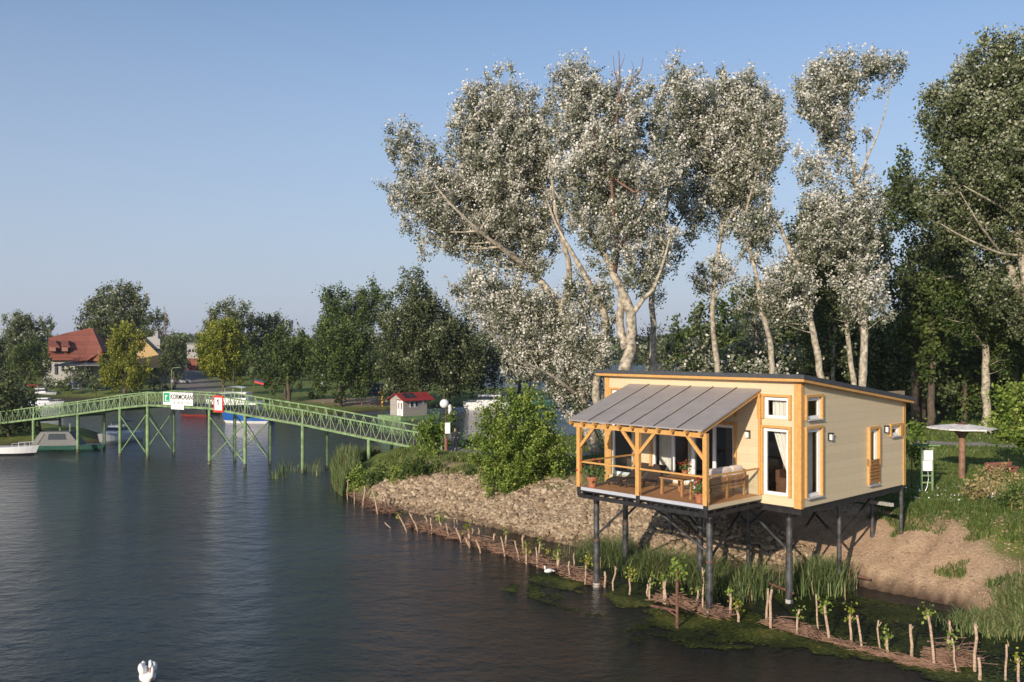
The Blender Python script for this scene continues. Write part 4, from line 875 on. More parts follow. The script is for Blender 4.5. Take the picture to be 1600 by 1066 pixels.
def mk(name,label,cat,px,py,Y=None,z=None,rz=0):
    if Y is None: zz=z or 1.0; q=G(px,py,zz); return empty(name,(q[0],q[1],hz(*q)),rz,label,cat)
    q=W(px,py,Y); return empty(name,(q.x,q.y,hz(q.x,q.y)),rz,label,cat)
c=mk('parked_car','silver car parked in the shade at the top of the ramp','car',283,597,z=1.7,rz=.3)
m=MB(); m.ext([(-2.1,-.85,.35),(2.1,-.85,.35),(2.15,-.85,.75),(1.3,-.85,.9),(.8,-.85,1.38),(-1.0,-.85,1.42),(-1.7,-.85,.95),(-2.15,-.85,.9)],(0,1.7,0)); m.build('body',M['alu'],c)
m=MB(); m.ext([(1.15,-.87,.92),(.75,-.87,1.32),(-.95,-.87,1.34),(-1.45,-.87,.95)],(0,1.74,0)); m.build('window_band',M['wglass'],c)
for a in (-1.3,1.3):
    for b_ in (-.86,.70): m=MB(); m.tube([(a,b_,.32),(a,b_+.16,.32)],.32,14); m.build('wheel',M['black'],c)
c=mk('street_lamp','slim green street lamp with a bent arm beside the ramp','street lamp',268,612,z=1.2)
m=MB(); m.tube([(0,0,0),(0,0,4.3),(.3,0,4.6),(1.3,0,4.7)],.06,6); m.build('pole',M['bgreen'],c); m=MB(); m.rbox((1.5,0,4.68),(.6,.22,.12)); m.build('lamp_head',M['bgrey'],c)
c=mk('mast_pole','tall thin green pole with two white boxes on the far bank','pole',505,632,z=1.0)
m=MB(); m.tube([(0,0,0),(0,0,7.4)],.07,6); m.build('pole',M['bgreen'],c)
for z in (3.2,4.2): m=MB(); m.rbox((-.15,-.12,z),(.3,.25,.45)); m.build('box',M['bwhite'],c)
c=mk('swing_frame','red wooden A frame swing on the sand of the far bank','swing',577,629,z=1.1,rz=.2)
for xx in (-1.2,1.2): m=MB(); m.beam((xx,-.9,0),(xx,0,1.9),.09,.09); m.beam((xx,.9,0),(xx,0,1.9),.09,.09); m.build('leg',M['redwood'],c)
m=MB(); m.beam((-1.3,0,1.93),(1.3,0,1.93),.1,.1); m.build('crossbar',M['redwood'],c)
c=mk('play_tower','small yellow playground tower left of the floating hut','playground',597,629,z=1.1)
m=MB(); m.bx(-.15,.15,-.15,.15,0,2.0); m.build('post',M['yellow'],c); m=MB(); m.lathe([(.7,2.0),(.72,2.12),(.2,2.5)],n=8); m.build('canopy',M['yellow'],c)
c=mk('blue_shed','dark blue flat shed standing under the trees on the far bank','shed',596,617,z=1.3); m=MB(); m.bx(-2.3,2.3,-1.2,1.2,0,2.0); m.build('wall',M['navy'],c); m=MB(); m.bx(-2.5,2.5,-1.4,1.4,2.003,2.12); m.build('roof',M['bgrey'],c)
c=mk('mooring_post','short white mooring post in the water left of the cabin cruiser','post',703,640,Y=135); c.location.z=0; m=MB(); m.tube([(0,0,-1),(0,0,1.0)],.28,10); m.tube([(0,0,1.0),(0,0,1.2)],[.28,.12],10); m.build('post',M['bwhite'],c)
# ------------------------------------------------------------------ near things on the peninsula
q=G(1448,767,2.55); es=empty('electric_stand',(q[0],q[1],hz(*q)),-.1,'two green posts carrying white meter boxes on the grass right of the house','meter stand')
for a in (-.26,.26):
    m=MB(); m.bx(a-.045,a+.045,-.045,.045,-.2,2.25); p=m.build('post',M['bgreen'],es)
for a,mm in ((-.3,'bdgreen'),(.3,'bgreen')): m=MB(); m.rbox((a,0,2.285),(.56,.42,.05)); m.build('cap_board',M[mm],es)
m=MB(); m.rbox((.02,-.12,1.78),(.42,.18,.50)); m.build('meter_box',M['signwhite'],es); m=MB(); m.rbox((-.02,-.13,1.26),(.44,.18,.50)); m.build('meter_box',M['signwhite'],es)
for z in (.75,.40): m=MB(); m.rbox((0,0,z),(.42,.07,.07)); m.build('crossbar',M['bgreen'],es)
m=MB(); m.tube([(.02,-.1,1.0),(.05,-.1,.6),(-.02,-.12,.2),(-.12,-.15,0)],.018,5); m.build('cable',M['alu'],es)
q=G(1503,747,2.55); um=empty('garden_parasol',(q[0],q[1],hz(*q)),.25,'mushroom shaped parasol with a bleached hexagonal top on a brown wooden post','parasol')
m=MB(); m.tube([(0,0,-.1),(0,0,1.0),(.01,0,1.95),(0,0,2.1)],[.17,.165,.16,.16],12); m.tube([(0,0,2.095),(0,0,2.38)],.158,12); m.build('post',M['postwood'],um)
m=MB(); m.lathe([(.17,2.2),(.25,2.36),(.5,2.68),(.52,2.72)],n=12); m.build('capital',M['postwood'],um)
m=MB(); vs=[]; NR=6; SG=36; rr_=random.Random(4)
for j in range(NR+1):
    for k in range(SG):
        t=2*PI*k/SG; hx_=1.68/ (math.cos(((t+PI/6)%(PI/3))-PI/6)) *.93
        rad_=.28+(hx_-.28)*j/NR; vs.append((rad_*math.cos(t),rad_*math.sin(t),2.94-.17*(j/NR)+rr_.uniform(-.012,.012)))
nb=len(vs); vs+= [(v[0],v[1],v[2]-.07) for v in vs]; fs=[]
for j in range(NR):
    for k in range(SG):
        k2=(k+1)%SG; a,b2,c2,d2=j*SG+k,j*SG+k2,(j+1)*SG+k2,(j+1)*SG+k; fs.append((a,d2,c2,b2)); fs.append((a+nb,b2+nb,c2+nb,d2+nb))
for k in range(SG): k2=(k+1)%SG; fs.append((NR*SG+k,NR*SG+k+nb,NR*SG+k2+nb,NR*SG+k2))
m.add(vs,fs); m.build('canopy',M['parasol'],um)
m=MB(); m.lathe([(.30,2.87),(.30,2.98),(.02,3.02)],n=10); m.build('cap',M['rust'],um)
m=MB()
for k in range(6): t=PI/3*k; m.beam((.1*math.cos(t),.1*math.sin(t),2.5),(1.3*math.cos(t),1.3*math.sin(t),2.72),.06,.06)
m.build('rib',M['postwood'],um)
q=G(1566,742,2.6); rf_=empty('garden_bench',(q[0],q[1],hz(*q)),.3,'low rust red bench half hidden by dry grass beyond the weeds','bench')
rf_.scale=(.85,.85,.75); m=MB(); m.bx(-1.1,1.1,-.3,.3,.42,.50); m.build('seat',M['redwood'],rf_)
for a in (-.9,.9): m=MB(); m.bx(a-.08,a+.08,-.26,.26,0,.417); m.build('leg',M['redwood'],rf_)
m=MB(); m.bx(-1.1,1.1,.28,.36,.55,.78); m.beam((-.9,.3,.45),(-.9,.34,.82),.06,.06); m.beam((.9,.3,.45),(.9,.34,.82),.06,.06); m.build('backrest',M['redwood'],rf_)
a=W(1341,781,39.5); b_=W(1394,789,37.6); m=MB(); m.beam(a,b_,.16,.14); o=m.build('loose_beam',M['concrete'],None,loc=(a.x,a.y,a.z),world=True); tag(o,'grey beam sticking out below the right side of the house','beam')
# globe lamp with a box on a red brown post, bridge end
q=G(697,708,2.35); gl=empty('globe_lamp',(q[0],q[1],hz(*q)),0,'red brown post with a white globe lamp and a white box at the bridge end','lamp post')
m=MB(); m.tube([(0,0,.9),(0,0,2.2),(0,0,3.0)],[.07,.06,.05],8); pq=m.build('pole',M['barkd'],gl); m=MB(); m.tube([(0,0,0),(0,0,.92)],[.13,.10],8); m.build('base',M['redwood'],pq)
m=MB(); m.ball((-.12,0,3.30),.32,20,14); m.build('lamp_shade',M['lampglass'],gl,smooth=True)
m=MB(); m.rbox((.12,-.14,1.62),(.36,.24,.75)); m.build('box',M['bwhite'],gl)
# person
def skin(name,verts,edges,radii,mats,parent,sub=1,matfn=None,loc=None):
    me=bpy.data.meshes.new(name); me.from_pydata([tuple(v) for v in verts],edges,[]); o=bpy.data.objects.new(name,me); C.objects.link(o)
    md=o.modifiers.new('s','SKIN'); 
    for i,r in enumerate(radii):
        sv=me.skin_vertices[0].data[i]; sv.radius=(r,r) if not isinstance(r,tuple) else r; sv.use_root=(i==0)
    ms=o.modifiers.new('u','SUBSURF'); ms.levels=sub; ms.render_levels=sub
    bpy.context.view_layer.update(); m2=bpy.data.meshes.new_from_object(o.evaluated_get(bpy.context.evaluated_depsgraph_get())); bpy.data.objects.remove(o)
    m2.materials.clear()
    for m_ in mats: m2.materials.append(m_)
    for p in m2.polygons:
        p.use_smooth=True
        if matfn: p.material_index=matfn(p.center)
    o=bpy.data.objects.new(name,m2); C.objects.link(o)
    if parent: o.parent=parent
    return o
q=G(711,713,2.35); pe=empty('person',(q[0],q[1],hz(*q)),.35,'person in dark clothes with arms folded in front standing at the bridge end','person')
V=[(0,0,.98),(0,0,1.15),(0,.01,1.35),(0,0,1.48),(0,-.02,1.56),(0,-.03,1.66),(0,-.02,1.74),   #0-6
   (.20,0,1.43),(.27,-.02,1.15),(.10,-.24,1.10),(-.20,0,1.43),(-.27,-.02,1.15),(-.10,-.24,1.12),
   (.10,0,.92),(.11,-.02,.50),(.11,.02,.09),(.12,-.14,.04),(-.10,0,.92),(-.13,.0,.50),(-.14,.04,.09),(-.16,-.12,.04)]
Eg=[(0,1),(1,2),(2,3),(3,4),(4,5),(5,6),(2,7),(7,8),(8,9),(2,10),(10,11),(11,12),(0,13),(13,14),(14,15),(15,16),(0,17),(17,18),(18,19),(19,20)]
Rd=[.15,.14,.16,.08,.055,.09,.075,.07,.05,.035,.07,.05,.035,.10,.065,.05,.035,.10,.065,.05,.035]
skin('body',V,Eg,Rd,[M['skin'],M['shirt'],M['trousers'],M['black']],pe,2,lambda c: 3 if c.z<.09 else 2 if c.z<.98 else 0 if (c.z>1.52 or c.y<-.2) else 1)
m=MB(); m.ball((0,.005,1.72),(.095,.105,.085),12,8); m.build('hair',M['black'],pe,smooth=True)
# swan
x,y=G(231,1061); sw=empty('swan',(x,y,0),.42,'white swan with raised wings swimming in the open water at the bottom','bird')
m=MB(); m.ball((0,.15,.05),(.24,.46,.20),18,12); m.ball((0,.62,.10),(.09,.22,.07),10,6); m.build('body',M['swan'],sw,smooth=True)
for s_ in (-1,1):
    m=MB(); m.ball((0,0,0),(.125,.40,.20),16,12); Rw=Matrix.Rotation(s_*.28,3,'Y')@Matrix.Rotation(-.25,3,'X')
    m.v=[tuple(Rw@Vector(v)+Vector((s_*.135,.20,.23))) for v in m.v]; m.ball((s_*.10,.56,.30),(.06,.16,.06),8,6)
    m.build('wing',M['swan'],sw,smooth=True)
m=MB(); m.tube([(.04,-.20,.08),(.09,-.30,.20),(.11,-.28,.36),(.10,-.22,.46),(.08,-.26,.54),(.06,-.34,.55),(.05,-.40,.50),(.045,-.43,.45)],[.11,.075,.055,.05,.05,.055,.05,.03],10); m.build('neck',M['swan'],sw,smooth=True)
m=MB(); m.tube([(.045,-.43,.46),(.04,-.475,.38),(.037,-.49,.32)],[.028,.022,.012],8); m.build('beak',M['beak'],sw,smooth=True)
m=MB(); m.ball((.045,-.455,.455),.02,8,6); m.ball((.085,-.40,.505),.010,6,4); m.ball((.012,-.40,.505),.010,6,4); m.build('beak_knob',M['black'],sw,smooth=True)
x,y=G(857,903); bd=empty('water_bird',(x,y,.18),.4,'small white bird perched on the brushwood at the water','bird')
m=MB(); m.ball((0,0,.12),(.20,.09,.09),12,8); m.tube([(-.12,0,.16),(-.17,0,.26),(-.18,0,.34)],[.05,.035,.04],8); m.tube([(.15,0,.12),(.34,0,.06)],[.05,.015],6); m.build('body',M['swan'],bd,smooth=True)
m=MB(); m.tube([(-.2,0,.34),(-.28,0,.33)],[.015,.005],5); m.build('beak',M['beak'],bd); m=MB(); m.tube([(0,.03,.05),(0,.03,-.1)],.008,4); m.tube([(.02,-.03,.05),(.02,-.03,-.1)],.008,4); m.build('leg',M['black'],bd)
# ------------------------------------------------------------------ silver poplars behind the house
PG='silver poplars on the dike behind the house'
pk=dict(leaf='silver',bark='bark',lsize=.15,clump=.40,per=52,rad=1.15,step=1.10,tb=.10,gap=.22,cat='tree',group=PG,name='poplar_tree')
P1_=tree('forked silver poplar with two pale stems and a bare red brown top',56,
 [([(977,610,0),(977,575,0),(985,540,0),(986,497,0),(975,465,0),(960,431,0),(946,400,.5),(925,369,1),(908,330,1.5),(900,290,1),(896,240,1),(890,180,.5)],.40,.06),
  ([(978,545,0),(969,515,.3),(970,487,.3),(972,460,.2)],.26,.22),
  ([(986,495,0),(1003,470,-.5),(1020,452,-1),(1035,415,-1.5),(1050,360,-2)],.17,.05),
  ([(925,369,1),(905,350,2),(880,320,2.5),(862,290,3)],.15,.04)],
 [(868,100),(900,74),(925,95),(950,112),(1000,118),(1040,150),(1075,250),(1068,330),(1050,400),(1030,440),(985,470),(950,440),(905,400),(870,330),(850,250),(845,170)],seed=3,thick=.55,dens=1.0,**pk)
m=MB()
for pts,r0,r1 in [([(960,431,0),(966,390,-.5),(960,350,-1.2),(955,276,-1.8),(961,220,-1.8),(966,160,-1.5),(968,110,-1),(967,80,-1)],.14,.02),([(966,160,-1.5),(985,130,-1),(1002,108,-1),(1005,90,-1)],.06,.015),([(955,276,-1.8),(935,240,-2.3),(925,205,-2.5)],.08,.02),([(968,140,-1.3),(960,110,-1.3),(958,86,-1.3)],.035,.01),
  ([(961,220,-1.8),(975,190,-2.4),(992,175,-2.6)],.06,.02),([(955,276,-1.8),(990,300,-2.4),(1020,300,-2.6)],.09,.02),([(966,390,-.5),(1000,340,-1.5),(1010,315,-2)],.08,.02),([(985,130,-1),(990,105,-1),(986,95,-1)],.025,.01),([(968,110,-1),(975,92,-1),(976,84,-1)],.02,.008)]:
    P=[W(x,y,56+d) for x,y,d in pts]; m.tube(P,[r0+(r1-r0)*i/(len(P)-1) for i in range(len(P))],7)
m.build('bare_stem',M['barkr'],P1_,smooth=True,world=True)
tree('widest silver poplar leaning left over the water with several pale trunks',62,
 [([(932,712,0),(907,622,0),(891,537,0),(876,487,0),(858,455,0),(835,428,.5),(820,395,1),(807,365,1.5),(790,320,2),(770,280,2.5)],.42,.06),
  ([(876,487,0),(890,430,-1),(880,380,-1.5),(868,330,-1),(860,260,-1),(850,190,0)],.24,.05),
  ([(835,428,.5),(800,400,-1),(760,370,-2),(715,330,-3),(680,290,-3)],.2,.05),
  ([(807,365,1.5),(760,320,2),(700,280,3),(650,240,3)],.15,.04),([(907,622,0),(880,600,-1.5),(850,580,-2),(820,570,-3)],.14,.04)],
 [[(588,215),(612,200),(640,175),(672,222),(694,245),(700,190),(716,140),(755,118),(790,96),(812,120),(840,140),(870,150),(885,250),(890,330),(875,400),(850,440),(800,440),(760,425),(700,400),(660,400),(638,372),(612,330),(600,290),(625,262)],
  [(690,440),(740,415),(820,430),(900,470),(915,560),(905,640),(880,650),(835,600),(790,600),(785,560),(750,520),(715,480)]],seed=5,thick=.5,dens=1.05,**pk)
tree('silver poplar with two thin grey trunks leaning left just beside the cabin roof',60,
 [([(955,712,0),(932,620,0),(938,550,0),(946,497,0),(919,440,0),(900,405,0),(885,381,0),(869,350,.5),(850,300,1)],.30,.05),([(946,640,0),(922,570,1),(913,500,1.5),(905,455,2)],.2,.06),([(938,550,0),(955,510,1),(975,470,1.5)],.1,.03)],
 [(880,430),(920,400),(960,440),(965,520),(955,590),(920,620),(890,580),(870,500)],seed=6,dens=.7,**pk)
tree('silver poplar with a straight slim trunk and full white topped crown',60,
 [([(1025,612,0),(1020,560,0),(1021,510,0),(1018,465,0),(1030,400,0),(1040,330,0),(1052,260,0),(1062,180,0),(1075,120,0)],.26,.04),([(1030,400,0),(1060,350,1),(1085,300,1.5)],.12,.03)],
 [[(1022,150),(1040,100),(1062,82),(1082,88),(1092,108),(1120,120),(1140,200),(1130,300),(1100,370),(1070,400),(1048,440),(1035,500),(1010,500),(1015,400),(1040,300)]],seed=7,dens=.95,**pk)
tree('silver poplar with a dark slim trunk and clear sky under its crown',61,
 [([(1122,612,0),(1122,582,0),(1113,507,0),(1115,447,0),(1127,366,0),(1135,320,0),(1140,260,0),(1145,190,0)],.22,.04),([(1115,470,0),(1140,430,-1),(1160,400,-1)],.09,.03)],
 [[(1095,140),(1130,110),(1180,108),(1222,150),(1230,200),(1212,270),(1195,330),(1160,350),(1120,380),(1085,360),(1080,260)],[(1085,420),(1120,395),(1165,390),(1160,440),(1110,460),(1070,450)]],seed=8,dens=.95,**pk)
tree('silver poplar with a thin curving trunk and thin low crown',58,
 [([(1207,618,0),(1207,583,0),(1202,531,0),(1189,481,0),(1184,442,0),(1170,379,0),(1166,330,0),(1180,280,0),(1190,230,0)],.21,.035),([(1189,481,0),(1205,460,1),(1215,430,1)],.07,.02)],
 [[(1150,300),(1200,270),(1225,330),(1205,400),(1165,420),(1140,370)],[(1150,430),(1210,430),(1225,470),(1180,500),(1150,480)]],seed=9,dens=.55,**pk)
tree('silver poplar whose pale trunk leans left above the right half of the roof',58,
 [([(1282,620,0),(1282,590,0),(1273,534,0),(1262,481,0),(1252,429,0),(1233,389,0),(1218,350,0),(1210,342,0),(1200,300,0),(1197,253,0),(1195,195,0)],.25,.03),([(1218,350,0),(1190,320,.5),(1172,280,.8)],.07,.02),([(1252,429,0),(1230,440,-1),(1200,445,-2)],.07,.02)],
 [[(1165,170),(1232,160),(1235,230),(1215,290),(1175,270)],[(1190,400),(1240,370),(1280,420),(1275,500),(1230,520),(1180,480)]],seed=10,dens=.6,**pk)
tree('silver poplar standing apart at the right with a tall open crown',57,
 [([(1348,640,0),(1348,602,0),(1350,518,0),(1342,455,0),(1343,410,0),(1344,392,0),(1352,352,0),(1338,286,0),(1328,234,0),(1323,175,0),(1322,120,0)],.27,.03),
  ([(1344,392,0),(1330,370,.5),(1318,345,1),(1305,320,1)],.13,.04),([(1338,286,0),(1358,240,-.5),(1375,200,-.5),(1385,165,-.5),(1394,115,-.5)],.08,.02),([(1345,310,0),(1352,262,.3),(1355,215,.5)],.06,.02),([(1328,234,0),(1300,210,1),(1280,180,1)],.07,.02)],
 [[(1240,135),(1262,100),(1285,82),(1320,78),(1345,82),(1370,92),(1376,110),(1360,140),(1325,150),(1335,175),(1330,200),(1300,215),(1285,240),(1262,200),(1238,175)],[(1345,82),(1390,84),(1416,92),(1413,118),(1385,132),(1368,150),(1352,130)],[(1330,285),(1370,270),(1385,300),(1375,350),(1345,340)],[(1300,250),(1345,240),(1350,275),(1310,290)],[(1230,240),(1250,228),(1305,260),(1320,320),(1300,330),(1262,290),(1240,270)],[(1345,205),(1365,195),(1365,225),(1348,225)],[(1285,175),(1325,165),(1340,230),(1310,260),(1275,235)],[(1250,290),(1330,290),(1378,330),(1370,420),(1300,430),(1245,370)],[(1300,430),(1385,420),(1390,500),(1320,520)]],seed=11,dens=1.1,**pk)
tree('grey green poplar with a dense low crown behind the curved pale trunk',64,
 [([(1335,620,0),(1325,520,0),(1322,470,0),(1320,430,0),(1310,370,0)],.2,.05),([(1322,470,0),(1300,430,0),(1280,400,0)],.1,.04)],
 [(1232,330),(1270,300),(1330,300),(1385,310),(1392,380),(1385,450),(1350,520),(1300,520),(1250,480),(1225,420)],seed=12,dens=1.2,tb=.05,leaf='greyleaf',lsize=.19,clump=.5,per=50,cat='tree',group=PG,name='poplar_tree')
# shrubs and low silver growth behind the house
for i,(pl,Y,lf,lab) in enumerate([
 ([(1000,540),(1050,525),(1110,530),(1110,600),(990,605)],63,'silver','silver leaved undergrowth behind the left half of the cabin roof'),
 ([(1110,560),(1170,535),(1250,545),(1250,605),(1100,605)],64,'silver','silver leaved undergrowth behind the middle of the cabin roof'),
 ([(1240,520),(1310,490),(1345,520),(1345,605),(1235,605)],66,'greyleaf','dark grey green undergrowth between the two right pale trunks'),
 ([(885,560),(930,545),(945,600),(942,690),(900,680),(870,620)],62.5,'silver','silver leaved suckers at the foot of the leaning poplars'),
 ([(930,640),(1000,610),(1050,620),(1050,720),(940,725)],60,'greyleaf','grey green thicket seen between the posts of the terrace')]):
    cx=sum(p[0] for p in pl)/len(pl); yb=max(p[1] for p in pl)
    tree(lab,Y,[([(cx,yb+40,0),(cx,yb-20,0)],.07,.03)],pl,leaf=lf,bark='barkd',lsize=.22,clump=.45,per=26,name='shrub',cat='shrub',seed=40+i,dens=1.2,thick=.9,rad=1.0,tb=-.05,limb=.4,maxd=2)
for i,(cx,cy,rx,ry,Y,lab) in enumerate([(1180,525,34,50,72,'young silver leaved poplar low between the slim trunks'),(1302,470,42,62,70,'young silver leaved poplar behind the trunk that leans left'),(1012,535,28,45,68,'young silver leaved poplar right of the forked trunk'),(905,600,34,60,66,'young silver leaved poplar among the leaning trunks')]):
    tree(lab,Y,[([(cx,cy+ry+20,0),(cx+2,cy,0),(cx-2,cy-ry*.6,0)],.12,.04)],ell(cx,cy,rx,ry,11,.2,i+60),leaf='silver' if i!=1 else 'greyleaf',bark='bark',lsize=.17,clump=.45,per=44,name='poplar_tree',seed=220+i,dens=1.0,step=1.3,rad=1.1,gap=.15,tb=-.04,limb=.6)
# right big trees
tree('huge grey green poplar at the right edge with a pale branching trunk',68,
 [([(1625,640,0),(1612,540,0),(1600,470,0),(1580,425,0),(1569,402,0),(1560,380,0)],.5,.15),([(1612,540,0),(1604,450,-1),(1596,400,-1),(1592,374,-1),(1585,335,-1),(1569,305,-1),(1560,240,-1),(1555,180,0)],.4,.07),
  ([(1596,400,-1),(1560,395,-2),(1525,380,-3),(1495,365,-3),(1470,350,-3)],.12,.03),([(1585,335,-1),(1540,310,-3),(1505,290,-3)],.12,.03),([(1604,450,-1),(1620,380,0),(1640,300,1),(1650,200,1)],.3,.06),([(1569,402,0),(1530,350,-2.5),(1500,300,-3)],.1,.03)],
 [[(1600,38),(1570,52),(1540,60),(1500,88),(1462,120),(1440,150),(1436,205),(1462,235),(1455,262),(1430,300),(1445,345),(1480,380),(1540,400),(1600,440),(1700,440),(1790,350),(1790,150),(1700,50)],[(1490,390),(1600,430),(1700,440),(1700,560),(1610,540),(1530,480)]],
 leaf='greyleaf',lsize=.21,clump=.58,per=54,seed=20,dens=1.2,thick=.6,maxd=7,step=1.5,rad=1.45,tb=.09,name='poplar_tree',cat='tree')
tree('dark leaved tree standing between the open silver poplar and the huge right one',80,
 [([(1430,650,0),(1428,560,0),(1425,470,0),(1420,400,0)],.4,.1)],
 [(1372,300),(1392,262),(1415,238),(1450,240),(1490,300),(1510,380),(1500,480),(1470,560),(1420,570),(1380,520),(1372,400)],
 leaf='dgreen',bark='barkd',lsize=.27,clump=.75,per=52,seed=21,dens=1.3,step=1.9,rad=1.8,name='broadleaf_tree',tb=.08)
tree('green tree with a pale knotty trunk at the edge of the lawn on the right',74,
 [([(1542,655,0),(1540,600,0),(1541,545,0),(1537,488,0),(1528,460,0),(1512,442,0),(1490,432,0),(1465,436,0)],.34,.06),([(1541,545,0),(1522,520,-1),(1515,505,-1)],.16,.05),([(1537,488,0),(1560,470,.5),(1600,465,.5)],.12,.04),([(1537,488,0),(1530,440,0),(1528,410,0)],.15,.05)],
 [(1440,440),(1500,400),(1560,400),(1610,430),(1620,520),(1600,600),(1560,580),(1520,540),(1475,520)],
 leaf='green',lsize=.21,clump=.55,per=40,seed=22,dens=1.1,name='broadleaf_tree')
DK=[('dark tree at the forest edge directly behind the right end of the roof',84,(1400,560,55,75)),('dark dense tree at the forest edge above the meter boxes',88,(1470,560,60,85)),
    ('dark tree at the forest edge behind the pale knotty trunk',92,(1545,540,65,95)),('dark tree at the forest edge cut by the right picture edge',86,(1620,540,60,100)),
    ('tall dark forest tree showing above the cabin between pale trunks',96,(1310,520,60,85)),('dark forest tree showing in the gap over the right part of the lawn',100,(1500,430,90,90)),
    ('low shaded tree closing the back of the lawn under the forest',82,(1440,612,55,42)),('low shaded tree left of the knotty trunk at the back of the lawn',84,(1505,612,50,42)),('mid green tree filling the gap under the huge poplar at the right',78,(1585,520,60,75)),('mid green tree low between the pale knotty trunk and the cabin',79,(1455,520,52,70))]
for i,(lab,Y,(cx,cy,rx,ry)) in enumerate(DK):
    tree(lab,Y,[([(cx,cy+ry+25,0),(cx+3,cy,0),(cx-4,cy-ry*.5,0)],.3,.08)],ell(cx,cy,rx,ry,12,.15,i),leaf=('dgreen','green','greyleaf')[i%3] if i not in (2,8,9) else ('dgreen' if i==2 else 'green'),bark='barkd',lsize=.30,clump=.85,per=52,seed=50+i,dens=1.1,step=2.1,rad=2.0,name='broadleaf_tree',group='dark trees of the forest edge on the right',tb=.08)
# distant green trees seen between the poplar trunks
DM=[('low distant green tree left in the gap between the poplar trunks',120,(1072,540,38,48),'green'),('rounded distant green tree in the gap between the slim poplar trunks',116,(1120,515,42,58),'dgreen'),
    ('tallest distant green tree behind the slim poplar trunks',112,(1172,505,48,72),'green'),('distant grey leaved tree behind the thin curving poplar trunk',100,(1195,530,34,45),'greyleaf'),('distant dark green tree behind the trunk that leans left',110,(1240,510,52,80),'dgreen'),
    ('distant pale green tree low behind the left end of the roof',118,(1030,570,28,30),'greyleaf')]
for i,(lab,Y,(cx,cy,rx,ry),lf) in enumerate(DM):
    tree(lab,Y,[([(cx,cy+ry+15,0),(cx,cy,0)],.25,.08)],ell(cx,cy,rx,ry,12,.12,i+9),leaf=lf,bark='barkd',lsize=.42,clump=.9,per=26,seed=70+i,dens=1.1,step=2.3,rad=2.0,name='broadleaf_tree',group='distant green trees seen between the poplar trunks')
# far bank trees
FB=[('large drooping grey green willow at the far bank behind the floating hut',136,[(585,560),(595,480),(625,415),(650,412),(672,440),(700,470),(735,500),(765,540),(750,590),(712,602),(690,625),(640,625),(600,615)],[(655,640),(650,560),(648,480)],'greyleaf',.40,.8,dict(droop=.9,tb=.08)),
    ('dark right half of the willow group hanging over the river edge',142,[(690,500),(730,480),(765,530),(790,560),(775,590),(750,600),(720,610),(690,590)],[(700,632),(708,560),(715,520)],'greyleaf',.40,.8,dict(droop=1.1,tb=-.06)),
    ('slender tall poplar pair behind the leafy tree left of the willow',190,[(498,470),(515,442),(540,445),(550,470),(570,440),(600,445),(605,500),(560,530),(505,520)],[(545,625),(545,480)],'green',.5,1.0,{}),
    ('dark rounded leafy tree left of the willow over the lawn',138,[(478,560),(485,515),(520,490),(560,495),(592,530),(598,590),(570,620),(520,625),(485,605)],[(532,640),(530,570)],'green',.40,.85,dict(tb=-.04)),
    ('broad leafy tree with spreading low branches beside the thin green pole',142,[(380,560),(400,530),(440,510),(480,520),(495,560),(480,595),(440,603),(400,600),(383,585)],[(452,640),(450,600),(448,560)],'green',.40,.85,dict(tb=-.02)),
    ('yellow green tree on the far bank right of the ramp',160,[(303,560),(312,520),(335,495),(365,498),(385,530),(388,575),(375,600),(345,600),(318,590)],[(350,625),(348,560)],'lime',.40,.75,dict(tb=-.05)),
    ('large grey green tree behind the yellow green one right of the ramp',205,[(318,510),(335,478),(375,466),(400,480),(405,530),(380,560),(335,560)],[(365,600),(365,520)],'greyleaf',.5,1.0,{}),
    ('rounded grey green tree behind the leafy row above the ramp',215,[(390,500),(430,488),(458,505),(462,540),(420,560),(390,550)],[(425,600),(425,530)],'greyleaf',.5,1.0,dict(tb=-.08)),
    ('pointed yellow green tree in front of the red roofed house',172,[(158,590),(155,560),(168,540),(178,510),(200,500),(222,520),(228,560),(240,580),(222,605),(190,612),(165,608)],[(195,625),(197,560)],'lime',.40,.75,dict(tb=.0)),
    ('big domed grey green tree rising behind the red roofed house',235,[(118,520),(125,480),(150,452),(190,443),(222,450),(238,475),(232,520),(200,545),(150,545)],[(180,600),(180,510)],'greyleaf',.55,1.1,dict(tb=-.03)),
    ('dark tree with layered branches left of the bare conifer',228,[(215,520),(225,490),(252,484),(262,505),(250,540),(220,545)],[(236,600),(238,510)],'dgreen',.5,1.0,{}),
    ('dark round tree right of the ochre house beside the road',205,[(248,570),(250,530),(272,515),(290,530),(296,565),(285,592),(255,592)],[(272,604),(272,560)],'dgreen',.45,.9,dict(tb=.03)),
    ('group of slim light poplars at the left edge of the photo',225,[(0,540),(2,500),(22,488),(50,492),(62,486),(82,495),(84,530),(60,560),(5,560)],[(42,600),(42,520)],'greyleaf',.5,.9,dict(tb=.06)),
    ('brown green tree left of the red roofed house',185,[(5,590),(10,555),(35,525),(62,525),(80,560),(78,590),(50,600),(15,602)],[(42,612),(42,560)],'green',.42,.85,dict(tb=.05)),
    ('dark tree filling the left picture edge above the willows',190,[(-40,600),(-40,520),(-5,510),(12,545),(14,585),(0,605)],[(-15,612),(-15,560)],'dgreen',.42,.85,dict(tb=.03)),
    ('lone dark tree standing against the far river with a bare slanting trunk',150,[(770,560),(785,525),(830,515),(862,540),(868,580),(840,600),(810,592),(780,598)],[(808,640),(812,600),(816,560)],'dgreen',.36,.7,dict(droop=.6,tb=.08)),
    ('small bushy tree at the far bank between the blue boat and the leafy tree',150,[(415,600),(440,590),(470,600),(470,615),(420,618)],[(445,625),(445,605)],'dgreen',.35,.6,{})]
